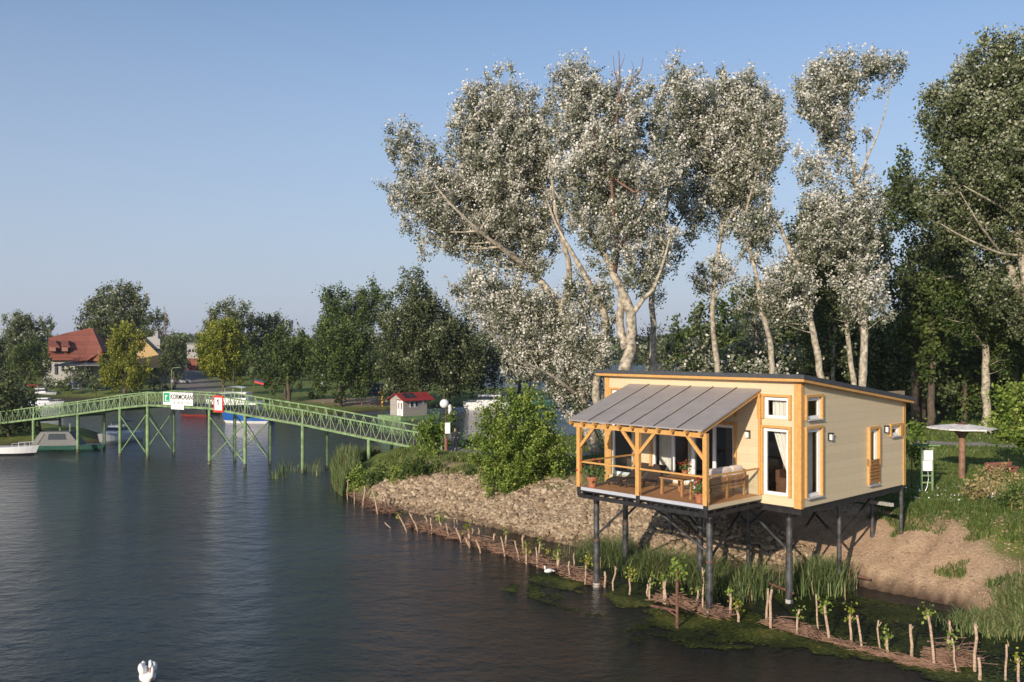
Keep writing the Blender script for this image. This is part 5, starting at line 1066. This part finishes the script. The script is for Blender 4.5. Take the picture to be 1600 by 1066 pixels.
for i,(lab,Y,pl,tk,lf,ls,cl,kw) in enumerate(FB):
    tree(lab,Y,[([(x,y,0) for x,y in tk],.38 if Y<180 else .3,.10)],pl,leaf=lf,bark='barkd',lsize=ls*.8,clump=cl*.95,per=44,seed=90+i,dens=1.05,step=2.0 if Y<180 else 2.5,rad=1.8 if Y<180 else 2.3,name='willow_tree' if 'willow' in lab else 'broadleaf_tree',**kw)
# bare conifer
q=W(259,600,222); cn=empty('bare_conifer',(q.x,q.y,hz(q.x,q.y)),0,'nearly bare dead conifer rising above the ochre house','tree')
m=MB(); top=W(256,478,222); H=top.z-cn.location.z; m.tube([(0,0,0),(0,0,H*.6),(-.3,0,H)],[.28,.15,.03],6)
for k in range(34):
    z=H*(.35+.6*k/34); a=random.uniform(0,2*PI); L=(1-k/40)*random.uniform(1.6,3.6); m.tube([(0,0,z),(math.cos(a)*L,math.sin(a)*L,z-.3),(math.cos(a)*L*1.2,math.sin(a)*L*1.2,z-.1)],[.05,.03,.01],3)
m.build('trunk',M['barkr'],cn)
# left near willow bushes
for i,(lab,Y,pl,lf) in enumerate([('dark grey willow bush filling the left picture edge above the small white boat',92,[(-40,660),(-40,590),(-5,568),(30,590),(52,622),(50,660),(30,690),(-20,690)],'greyleaf'),
    ('dark green willow bush at the left end of the footbridge',97,[(10,640),(20,600),(45,590),(62,620),(66,660),(50,680),(20,680)],'dgreen')]):
    tree(lab,Y,[([(pl[0][0]+55,695,0),(pl[0][0]+50,650,0)],.2,.08)],pl,leaf=lf,bark='barkd',lsize=.26,clump=.6,per=30,seed=120+i,dens=1.2,step=1.6,rad=1.4,name='willow_bush',cat='bush',droop=.4,tb=-.12)
# shrubs on the far bank below the red roofed house
for i,(cx,cy,rx,ry,Y) in enumerate([(78,598,14,9,176),(100,600,14,9,174),(128,590,13,15,176),(150,600,14,9,173),(240,600,14,8,180),(262,604,10,6,178),(212,608,12,6,172),(110,578,8,6,186),(20,606,22,10,178),(490,618,10,7,150),(350,618,10,6,150)]):
    tree(['grey green rounded shrub on the far bank','leafy green shrub on the far bank'][i%2]+[' left below the veranda',' below the veranda',' right below the house, the tallest',' beside the yellow green tree',' left of the street lamp',' at the foot of the street lamp',' under the yellow green tree',' against the veranda wall',' at the left picture edge',' near the thin green pole',' by the ramp trees'][i],Y,[([(cx,cy+ry+2,0),(cx,cy,0)],.08,.04)],ell(cx,cy,rx,ry,9,.12,i),leaf=('greyleaf','green')[i%2],bark='barkd',lsize=.32,clump=.6,per=24,seed=140+i,dens=1.3,step=1.5,rad=1.3,name='shrub',cat='shrub',group='shrubs on the far bank',limb=.3,maxd=2.5)
# bright bush by the water, bush at right, etc
tree('large bright green bush growing on the bank left of the terrace',52,[([(812,782,0),(810,745,0),(806,700,0)],.10,.04),([(812,782,0),(835,740,.3),(850,700,.4)],.07,.03),([(812,782,0),(785,735,-.3),(770,700,-.3)],.07,.03),([(870,790,0),(862,760,0),(858,740,0)],.05,.03)],
 [(738,700),(732,672),(750,655),(746,638),(768,636),(772,618),(790,624),(800,608),(815,618),(830,607),(845,622),(852,636),(870,642),(866,664),(886,676),(880,700),(894,712),(876,735),(886,752),(862,762),(852,782),(830,778),(812,796),(790,784),(770,790),(765,768),(746,760),(752,735),(736,722)],leaf='bush',bark='barkd',lsize=.135,clump=.32,per=46,seed=160,dens=1.5,step=.70,rad=.52,gap=.1,name='bush',cat='bush',tb=.05,maxd=2.4,limb=.6)
tree('green bush overgrowing the lamp post at the bridge end',64.6,[([(690,706,0),(688,680,0)],.05,.02)],[(645,698),(655,672),(668,658),(690,645),(712,652),(716,664),(702,676),(700,702),(668,708)],leaf='bush',bark='barkd',lsize=.2,clump=.34,per=26,seed=161,dens=1.3,step=.8,rad=.6,name='bush',cat='bush',tb=-.1,maxd=.9,limb=.4)
tree('dark leafed tree overhanging the lawn at the right edge in front of the bench',50,[([(1640,745,0),(1625,680,0),(1600,640,0)],.14,.05)],[(1545,640),(1560,600),(1590,582),(1650,570),(1680,640),(1660,720),(1610,715),(1585,690),(1560,690),(1540,665)],leaf='bush',bark='barkd',lsize=.17,clump=.40,per=44,seed=162,dens=1.2,step=1.1,rad=.9,name='broadleaf_tree',tb=.05)
tree('thin leafy shrub against the back corner of the cabin',47,[([(1425,765,0),(1424,700,0)],.04,.02)],[(1413,670),(1424,645),(1440,665),(1445,700),(1436,730),(1418,735)],leaf='bush',bark='barkd',lsize=.2,clump=.35,per=18,seed=163,dens=.8,step=.8,rad=.6,name='shrub',cat='shrub',tb=-.1,limb=.4)
for i,(cx,cy,rx,ry,Y,lf,lab) in enumerate([(1530,775,22,28,43,'drygrass','pale flowering weed clump in front of the parasol'),(1562,752,30,20,47,'drygrass','dry weed clump half covering the red bench'),(1585,790,30,34,41,'grassb','yellow flowering weed clump at the right edge'),(1560,835,26,18,39,'grassb','low green weed clump on the sandy slope'),
    (560,752,22,24,60,'bush','light green nettle clump right of the reeds'),(592,752,22,26,58.5,'green','darker green nettle clump between the lighter ones'),(622,752,18,24,57.5,'bush','light green nettle clump next to the rubble'),(650,735,26,20,57,'green','leafy clump on the slope under the bridge end'),(670,708,16,11,60,'bush','bright leafy clump beside the bridge deck end'),(735,724,14,6,58,'grassb','low grassy clump in front of the standing person'),
    (1050,825,10,10,44,'green','small dark green plant on the rubble under the terrace'),(735,738,18,11,55,'grassb','grassy clump left of the bright green bush'),(690,728,18,10,57,'grassb','grassy clump below the lamp post')]):
    tree(lab,Y,[([(cx,cy+ry+3,0),(cx,cy,0)],.02,.01)],ell(cx,cy,rx,ry,10,.15,i+30),leaf=lf,bark='twig',lsize=.13,clump=.26,per=26,seed=180+i,dens=1.4,step=.55,rad=.45,name='weed_clump',cat='plant',limb=.25,maxd=1.2)
# ------------------------------------------------------------------ riprap
def ico():
    t=(1+5**.5)/2; v=np.array([(-1,t,0),(1,t,0),(-1,-t,0),(1,-t,0),(0,-1,t),(0,1,t),(0,-1,-t),(0,1,-t),(t,0,-1),(t,0,1),(-t,0,-1),(-t,0,1)])/np.sqrt(1+t*t)
    f=np.array([(0,11,5),(0,5,1),(0,1,7),(0,7,10),(0,10,11),(1,5,9),(5,11,4),(11,10,2),(10,7,6),(7,1,8),(3,9,4),(3,4,2),(3,2,6),(3,6,8),(3,8,9),(4,9,5),(2,4,11),(6,2,10),(8,6,7),(9,8,1)]); return v,f
IV,IF=ico(); r=np.random.default_rng(5)
X=r.uniform(-12,18,200000); Y_=r.uniform(33,58,200000); d=poly_sd(PEN,X,Y_); 
bxp=800+F*X/Y_                                  # how far along the bank
lim=np.interp(X,[-9,-6,-2,2,6,10,13],[1.6,3.0,3.7,3.5,3.2,2.8,1.6])+ (vnoise(X,Y_,1.3,40)-.5)*1.2
ok=(d>-.25)&(d<lim)&(X<13.2)&(X>-8.8); X=X[ok][:24000];Y_=Y_[ok][:24000]; N=len(X)
Z=height(X,Y_); s=r.uniform(.05,.155,N)*np.where(r.random(N)<.12,1.4,1)
V=IV[None]*(1+r.uniform(-.45,.4,(N,12,1)))*np.stack([s*r.uniform(.8,1.6,N),s*r.uniform(.7,1.2,N),s*r.uniform(.5,.9,N)],-1)[:,None,:]
a=r.uniform(0,2*PI,N); b_=r.uniform(-.7,.7,N); ca,sa=np.cos(a)[:,None],np.sin(a)[:,None]; cb,sb=np.cos(b_)[:,None],np.sin(b_)[:,None]
x0,y0,z0=V[...,0]*cb+V[...,2]*sb,V[...,1],-V[...,0]*sb+V[...,2]*cb
V=np.stack([x0*ca-y0*sa+X[:,None],x0*sa+y0*ca+Y_[:,None],z0+(Z+s*.35+r.uniform(-.02,.07,N))[:,None]],-1).reshape(-1,3); FF=(IF[None]+12*np.arange(N)[:,None,None]).reshape(-1,3)
sm,n,b=newmat('riprap_stone'); at=n.nodes.new('ShaderNodeAttribute'); at.attribute_name='tint'; rp=ramp(n,[(0,(.12,.088,.062)),(.5,(.29,.22,.152)),(1,(.50,.42,.31))]); n.links.new(at.outputs['Fac'],rp.inputs[0])
tn=noise(n,7,5); mx=n.nodes.new('ShaderNodeMixRGB'); mx.blend_type='MULTIPLY'; mx.inputs[0].default_value=.6; n.links.new(rp.outputs[0],mx.inputs[1]); n.links.new(tn.outputs[0],mx.inputs[2])
g2_=n.nodes.new('ShaderNodeMixRGB'); g2_.blend_type='MULTIPLY'; g2_.inputs[0].default_value=1; g2_.inputs[2].default_value=(1.35,1.33,1.3,1); n.links.new(mx.outputs[0],g2_.inputs[1]); n.links.new(g2_.outputs[0],b.inputs['Base Color']); b.inputs['Roughness'].default_value=.95; b.inputs['Specular IOR Level'].default_value=.2
tt=np.repeat(np.clip(r.normal(.5,.22,N)-np.where(Z<.15,.35,0),0,1),20)
tag(npmesh('riprap_stones',V,FF,sm,{'tint':('FACE',tt)}),'rubble of angular buff stones covering the lower bank','stones',kind='stuff')
# pebbles and clods on the bare slope right of the house
X=r.uniform(10,24,9000);Y_=r.uniform(30,44,9000);d=poly_sd(PEN,X,Y_);ok=(d>.1)&(d<7);X=X[ok][:2600];Y_=Y_[ok][:2600];N=len(X);Z=height(X,Y_);s=r.uniform(.02,.075,N)
V=(IV[None]*(1+r.uniform(-.3,.3,(N,12,1)))*s[:,None,None]*np.array([1.2,1,.6])+np.stack([X,Y_,Z],-1)[:,None,:]).reshape(-1,3); FF=(IF[None]+12*np.arange(N)[:,None,None]).reshape(-1,3)
cl_=simple('soil_clod',(.33,.23,.155),.95,var=.3)
tag(npmesh('soil_clods',V,FF,cl_),'loose clods and pebbles on the bare slope','soil',kind='stuff')
# ------------------------------------------------------------------ grass, reeds, weed
def scatter(n_,x0,x1,y0,y1,fn,seed):
    r=np.random.default_rng(seed); X=r.uniform(x0,x1,n_*6);Y=r.uniform(y0,y1,n_*6); ok=fn(X,Y,r); X=X[ok][:n_];Y=Y[ok][:n_]; return np.stack([X,Y,height(X,Y)-.01],-1)
def lawn(X,Y,r):
    d=poly_sd(PEN,X,Y); so=ss(1.3,-1.3,d+(vnoise(X,Y,1.5,21)-.5)*4.0-np.interp(X,[14,17,21,26],[5.6,4.7,3.2,2.7])); u=np.abs((X*800/800)); inh=line_d(PATH,X,Y)>1.1
    hx=(X-HX)*cH+(Y-HY)*sH; hy=-(X-HX)*sH+(Y-HY)*cH; inside=(hx>-9.6)&(hx<.2)&(hy>-.2)&(hy<8.7)
    return (d>.6)&(r.random(len(X))>so)&inh&~inside&(np.abs(X)/Y<.62)&(vnoise(X,Y,2.5,77)+r.uniform(-.3,.3,len(X))>.35)
bladeobj('lawn_grass',scatter(34000,-14,34,36,62,lawn,1),.17,.018,'grassb','short grass growing over the dike and lawn',1,.5)
bladeobj('lawn_grass_far',scatter(16000,-8,62,60,96,lambda X,Y,r:(poly_sd(PEN,X,Y)>1)&(line_d(PATH,X,Y)>1.2),2),.22,.05,'grassb','short grass growing on the lawn behind the path',2,.5)
def patchy(X,Y,r):
    d=poly_sd(PEN,X,Y); return (d>.8)&(d<9)&(vnoise(X,Y,1.9,31)*.6+vnoise(X,Y,.6,33)*.4>.53-.14*ss(1.5,5,d))&(X>15.5)&(Y<48)
bladeobj('slope_grass',scatter(40000,12,34,26,47,patchy,3),.26,.015,'grassb','grass tufts scattered on the sandy slope',3,.7)
bladeobj('slope_grass_left',scatter(15000,-14,3,48,64,lambda X,Y,r:(poly_sd(PEN,X,Y)>2.7)&(vnoise(X,Y,1.6,51)>.30)&(line_d(PATH,X,Y)>1.0),4),.34,.02,'grassb','long grass on the bank below the bridge end',4,.6,tb=.14)
bladeobj('dry_grass',scatter(2600,22,32,36,46,lambda X,Y,r:vnoise(X,Y,1.2,61)>.5,5),.75,.014,'drygrass','long dry grass by the bench',5,.7)
# white flowers of the lawn
P=scatter(160,19,26,42,47,lambda X,Y,r:r.random(len(X))>.3,6); V,Fq=leaf_quads(P+np.array([0,0,.14]),.09,squash=.8,up=2); tag(npmesh('lawn_flowers',V,Fq,M['signwhite']),'small white flowers in the grass by the meter stand','flowers',kind='stuff')
# reeds at the left tip of the bank
RP=[G(516,748),G(522,766),G(534,776),(-10.2,62.3),(-8.6,64.5),(-6.5,66.5),(-8.5,70),(-10.5,71.5),(-13.5,71)]
def reedf(X,Y,r): return (poly_sd(RP,X,Y)>0)&((vnoise(X,Y,.9,81)+r.uniform(-.25,.25,len(X)))>.42)
P=scatter(15000,-16,-5,54,74,reedf,7); P=P[P[:,2]<.95]; P[:,2]=np.maximum(P[:,2],-.2); bladeobj('reeds',P,1.75,.022,'reed','tall green reeds standing in the water at the tip of the bank',7,.22,cat='reeds')
P=scatter(140,-18,-14.5,67,72,lambda X,Y,r:vnoise(X,Y,1.3,88)>.55,8); P[:,2]=-.1; bladeobj('sparse_reeds',P,1.1,.025,'reed','sparse reeds in open water beside the bridge piers',8,.3,cat='reeds')
def strip(pts,w_,n_,seed):
    r=np.random.default_rng(seed); pts=[np.array(p,float) for p in pts]; out=[]
    for a,b_ in zip(pts[:-1],pts[1:]):
        k=int(n_/(len(pts)-1)); t=r.random(k)[:,None]; out.append(a+(b_-a)*t+r.normal(size=(k,2))*w_)
    P=np.concatenate(out); return np.stack([P[:,0],P[:,1],np.maximum(height(P[:,0],P[:,1]),-.1)],-1)
P=strip([G(925,866),G(970,880),G(1010,892),G(1060,905),G(1120,915),G(1165,920)],.6,4200,9); bladeobj('sedge',P,1.0,.013,'reed','arching green sedge growing in the shallow water under the terrace',9,1.4,cat='sedge')
P=strip([G(1255,925),G(1275,922),G(1300,918)],.45,1300,10); bladeobj('sedge_clump',P,1.25,.022,'reed','upright green sedge clump around the right front pile','',.5) if False else bladeobj('sedge_clump',P,1.25,.022,'reed','upright green sedge clump around the right front pile',10,.5,cat='sedge')
P=strip([G(1530,985),G(1570,980),G(1620,975),(19.5,31.5)],.55,4200,11); bladeobj('bank_sedge',P,.75,.018,'reed','arching sedge on the waterline at the right edge',11,.8,tb=.12,cat='sedge')
P=strip([G(1150,935),G(1190,928)],.3,500,12); bladeobj('sedge_stems',P,1.3,.02,'reed','few tall sedge stems between the piles',12,.5,cat='sedge')
# floating weed along the stake row and in the sheltered channel
SB=[(860,905),(930,925),(1000,945),(1060,975),(1110,968),(1180,985),(1240,1000),(1320,1020),(1400,1035),(1480,1050),(1560,1062),(1620,1066)]
def weed(X,Y,r):
    line=[G(*p) for p in SB]; dl=line_d(line,X,Y); dp=poly_sd(PEN,X,Y); v=vnoise(X,Y,1.6,91)*.55+vnoise(X,Y,.45,92)*.45+r.uniform(-.13,.13,len(X))
    chan=(dp<-.05)&(X>9)&(Y<36.5)&(Y>26+0*X)&(poly_sd(line+[G(1620,980),G(1240,915),G(1100,905),G(900,868)],X,Y)>0)
    return (dp<0)&(((dl<1.0)&(v>.40+dl*.28))|((dl<2.6)&(v>.74)&(X<9))|(chan&(v+r.uniform(-.25,.25,len(X))>.46)&(X>10.2)))
P=scatter(60000,-2,20,24,41,weed,13); P[:,2]=.006+np.random.default_rng(1).uniform(0,.012,len(P)); r=np.random.default_rng(3); N=len(P)
a=r.uniform(0,2*PI,N); s=r.uniform(.025,.075,N); ang=a[:,None]+np.array([0,2.1,4.2])[None]; V=np.stack([P[:,0:1]+np.cos(ang)*s[:,None]*1.4,P[:,1:2]+np.sin(ang)*s[:,None],P[:,2:3]+0*ang+r.uniform(-.004,.01,(N,3))],-1).reshape(-1,3)
tag(npmesh('floating_weed',V,np.arange(3*N).reshape(-1,3),M['weed'],{'tint':('FACE',np.clip(r.normal(.30,.20,N)+.55*(vnoise(P[:,0],P[:,1],.8,95)-.35)+.30*np.exp(-(line_d([G(*p) for p in SB],P[:,0],P[:,1])/.8)**2),0,1))}),'green water weed floating along the row of stakes','water weed',kind='stuff')
# ------------------------------------------------------------------ stakes
ST=[]
def zs(ox,oy,k,L):
    for t in L: ST.append((ox+t[0]/k,oy+t[1]/k,ox+t[2]/k,oy+t[3]/k,t[4] if len(t)>4 else 0))
zs(500,680,4,[(172,400,172,280),(160,345,160,265),(148,330,147,255),(215,430,208,310,1),(268,435,278,318),(250,385,248,335),(360,490,328,350),(345,440,336,370,1),(395,460,372,375),(412,465,395,375),(425,462,404,380),(437,470,415,378),(370,400,366,340),(440,580,405,545),(540,600,490,500,1),(610,600,558,485),(680,578,655,505),(697,615,690,515),(765,615,745,520,1),(765,600,760,550),(808,640,787,550),(840,580,836,520),(860,580,855,525),(882,670,850,580),(935,700,905,640),(935,690,925,575,1),(955,650,952,580),(1003,735,975,655),(997,640,990,582),(1090,690,1090,615),(1155,755,1130,635),(1163,700,1160,600,1),(1243,780,1218,660),(1270,710,1270,625),(1290,805,1290,700,1),(1358,820,1350,700),(1370,750,1375,665,1),(1420,790,1418,735,1),(1487,860,1487,730,1)])
zs(840,860,6.154,[(5,150,5,70),(200,215,195,30,1),(310,270,305,105),(350,165,352,25),(455,330,470,95,1),(643,355,645,205),(725,385,748,155),(883,430,910,225,1),(1060,445,1058,325),(1077,480,1085,265,1),(1213,515,1212,285,1),(1224,518,1230,290),(1522,515,1540,365,1),(1588,600,1583,165)])
zs(1100,860,3.2,[(132,325,130,210,1),(172,360,168,275,1),(312,355,320,190),(333,390,340,195),(467,420,478,295,1),(572,415,560,220),(628,455,603,275,1),(737,465,730,320,1),(790,500,765,325),(880,490,873,350),(925,530,915,425,1),(1037,530,1032,370),(1152,585,1115,300,1),(1222,525,1227,350),(1262,610,1240,440,1),(1353,605,1355,365),(1378,650,1373,535),(1507,652,1512,470),(1572,655,1568,540,1)])
r=np.random.default_rng(17); bare_n=0
NB=[(560,'at the far end by the reeds'),(620,'in the cluster where the reeds end'),(700,'in front of the left rubble bank'),(780,'on the brushwood below the bright bush'),(870,'on the brushwood left of the terrace piles'),(960,'near the left front pile of the terrace'),(1070,'between the two front terrace piles'),(1130,'beside the right front terrace pile'),(1260,'around the pile below the cabin corner'),(1380,'in front of the sandy slope'),(1500,'in the open row before the right slope'),(1700,'at the right end of the row')]
used={}
ST.sort(key=lambda t:t[0])
for i,(bx_,by_,tx,ty,lf) in enumerate(ST):
    x,y=G(bx_,by_); Yd=y; tp=W(tx,ty,Yd); H=tp.z; dx=tp.x-x
    where=next(t for lim_,t in NB if bx_<lim_); k=('leaning' if abs(dx)>.18 else 'upright', 'tall' if H>1.25 else 'short' if H<.75 else 'medium', lf, where)
    used[where]=used.get(where,0)+1; od=['first','second','third','fourth','fifth','sixth','seventh','eighth','ninth','tenth','eleventh','twelfth','thirteenth'][used[where]-1]
    lab=f"{od} stake from left, {'leafy' if lf else 'bare'} and {k[0]}, {where}"
    rt=empty('wooden_stake',(x,y,0),0,lab,'stake','row of stakes holding the brushwood'); rad_=float(r.uniform(.030,.052))
    m=MB(); m.tube([(0,0,-.8),(0,0,0),(dx*.3+r.normal()*.02,r.normal()*.02,H*.35),(dx*.68+r.normal()*.03,r.normal()*.03,H*.7),(dx,0,H)],[rad_,rad_,rad_*.92,rad_*.9,rad_*.85],7)
    if r.random()<.3: m.tube([(dx*.8,0,H*.8),(dx*.8+.08,-.02,H*.95)],[.02,.012],5)
    m.build('stem',M['stake'],rt,smooth=False)
    if lf:
        n_=int(r.integers(25,75)); Cn=r.normal(size=(n_,3))*np.array([.11,.10,.16])+np.array([dx,0,H*.97]); V,Fq=leaf_quads(Cn,.10,seed=i+300)
        o=npmesh('leafy_shoots',V,Fq,M['lime'] if r.random()<.25 else M['bush'],{'tint':('FACE',r.uniform(.2,1,n_))}); o.parent=rt
        for q in range(3): pass
# rusty post with a crossbar in the water
x,y=G(1058,982); rp_=empty('rusty_post',(x,y,0),0,'rusty steel post with a short crossbar and sprouting leaves standing in the water','post')
m=MB(); m.tube([(0,0,-.8),(0,0,2.05)],.055,8); m.build('post',M['rust'],rp_); m=MB(); m.beam((-.92,0,.80),(0,0,.62),.07,.07); m.beam((-.4,0,.70),(0,0,.42),.05,.05); m.build('crossbar',M['rust'],rp_)
Cn=r.normal(size=(110,3))*np.array([.14,.12,.25])+np.array([0,0,2.05]); V,Fq=leaf_quads(Cn,.13,seed=777); o=npmesh('leafy_shoots',V,Fq,M['bush'],{'tint':('FACE',r.uniform(.2,1,110))}); o.parent=rp_
# brushwood between the stakes
def brush(name,label,pts,w_,hgt,n_,seed,kind='stuff'):
    r=random.Random(seed); P=[Vector((*G(*p),0)) for p in pts]; m=MB()
    for _ in range(n_):
        i=r.randrange(len(P)-1); a=P[i].lerp(P[i+1],r.random()); d=(P[i+1]-P[i]).normalized(); nn=Vector((-d.y,d.x,0)); c=a+nn*r.gauss(0,w_); c.z=abs(r.gauss(0,hgt))+.01
        L=r.uniform(.4,1.3); dr=(d*r.choice([-1,1])+nn*r.gauss(0,.5)+Vector((0,0,r.gauss(.05,.22)))).normalized(); 
        p0=c-dr*L/2; p1=c+dr*L/2; md=c+Vector((r.gauss(0,.05),r.gauss(0,.05),r.gauss(.03,.03))); p0.z=max(p0.z,-.02); m.tube([p0,md,p1],[.016,.014,.006],3,cap=False)
    o=m.build(name,M['twig']); return tag(o,label,'brushwood',kind=kind)
brush('brushwood','brown brushwood bundled along the far stakes by the reeds',[(535,768),(570,785),(590,797),(612,803)],.18,.20,420,1)
brush('brushwood','long bank of brown brushwood between the stakes left of the terrace',[(640,822),(690,835),(740,850),(790,865),(840,882),(890,900),(935,916)],.15,.17,1500,2)
brush('brushwood','thin brown twigs caught around the right front terrace pile',[(1030,938),(1065,945),(1110,958),(1130,965)],.2,.10,330,3)
brush('brushwood','flat heap of twigs in front of the pile below the cabin corner',[(1205,975),(1240,985),(1280,998)],.16,.09,300,4)
brush('brushwood','pale heap of twigs in the open row at the right',[(1465,1035),(1490,1040),(1515,1036)],.15,.22,260,5)
brush('brushwood','thin line of twigs along the right stakes',[(1290,1000),(1350,1018),(1420,1036),(1470,1046)],.10,.05,200,6)
# fallen branches around the sloping bank under the house
for i,(a,b_,lab) in enumerate([((1274,856),(1350,868),'rusty rod lying across the stones under the cabin'),((1322,902),(1360,908),'brown plank at the water edge under the cabin'),((1200,917),(1240,930),'brown branch lying in the water beside the pile')]):
    p=Vector((*G(*a,.35),.5)); q=Vector((*G(*b_,.35),.42)); m=MB(); m.tube([p,q],.05,6); tag(m.build('loose_rod',M['rust'],None,loc=tuple(p),world=True),lab,'rod')
# far shore wood line across the wide river
r=np.random.default_rng(31); N=52000; X=r.uniform(-350,1300,N); Y_=600+np.interp(X,[-500,0,400,900,1300],[10,-15,-30,60,150])+r.uniform(0,40,N); hh=8+7*vnoise(X,Y_*0,22,5)+4*vnoise(X,Y_*0,7,6); Z=1+hh*r.uniform(0,1,N)**.8
V,Fq=leaf_quads(np.stack([X,Y_,Z],-1),2.6,seed=5,squash=.8); tag(npmesh('far_wood',V,Fq,M['dgreen'],{'tint':('FACE',np.clip(r.normal(.6,.2,N),0,1))}),'far off wood along the opposite shore of the wide river','wood',kind='stuff')
r=np.random.default_rng(33); N=40000; X=r.uniform(-420,0,N); Y_=r.uniform(235,330,N); ok=(poly_sd(MAIN,X,Y_)>4)&(np.abs(X/Y_+.352)>.018); X=X[ok];Y_=Y_[ok];N=len(X); hh=5+6*vnoise(X,Y_,14,7); Z=1.5+hh*r.uniform(0,1,N)
V,Fq=leaf_quads(np.stack([X,Y_,Z],-1),1.5,seed=6,squash=.8); tag(npmesh('background_wood',V,Fq,M['dgreen'],{'tint':('FACE',np.clip(r.normal(.5,.22,N),0,1))}),'low wood filling the ground behind the far bank trees','wood',kind='stuff')
r=np.random.default_rng(35); N=50000; X=r.uniform(24,140,N); Y_=r.uniform(98,190,N); ok=(poly_sd(PEN,X,Y_)>3); X=X[ok];Y_=Y_[ok];N=len(X); hh=5+8*vnoise(X,Y_,12,7); Z=1.5+hh*r.uniform(0,1,N)
V,Fq=leaf_quads(np.stack([X,Y_,Z],-1),1.2,seed=8,squash=.8); tag(npmesh('forest_undergrowth',V,Fq,M['dgreen'],{'tint':('FACE',np.clip(r.normal(.5,.22,N),0,1))}),'dark forest undergrowth behind the lawn','wood',kind='stuff')

# ------------------------------------------------------------------ light evening haze
hm_ = bpy.data.materials.new('haze'); hm_.use_nodes = True; n = hm_.node_tree; n.nodes.clear()
ov = n.nodes.new('ShaderNodeOutputMaterial'); pv = n.nodes.new('ShaderNodeVolumePrincipled'); pv.inputs['Color'].default_value = (.86,.90,.97,1)
pv.inputs['Density'].default_value = .00014; pv.inputs['Anisotropy'].default_value = .2; n.links.new(pv.outputs[0], ov.inputs['Volume'])
m = MB(); m.bx(-3700,3700,-150,6050,-3,48); tag(m.build('haze', hm_), 'thin pale evening haze', 'haze', kind='stuff')
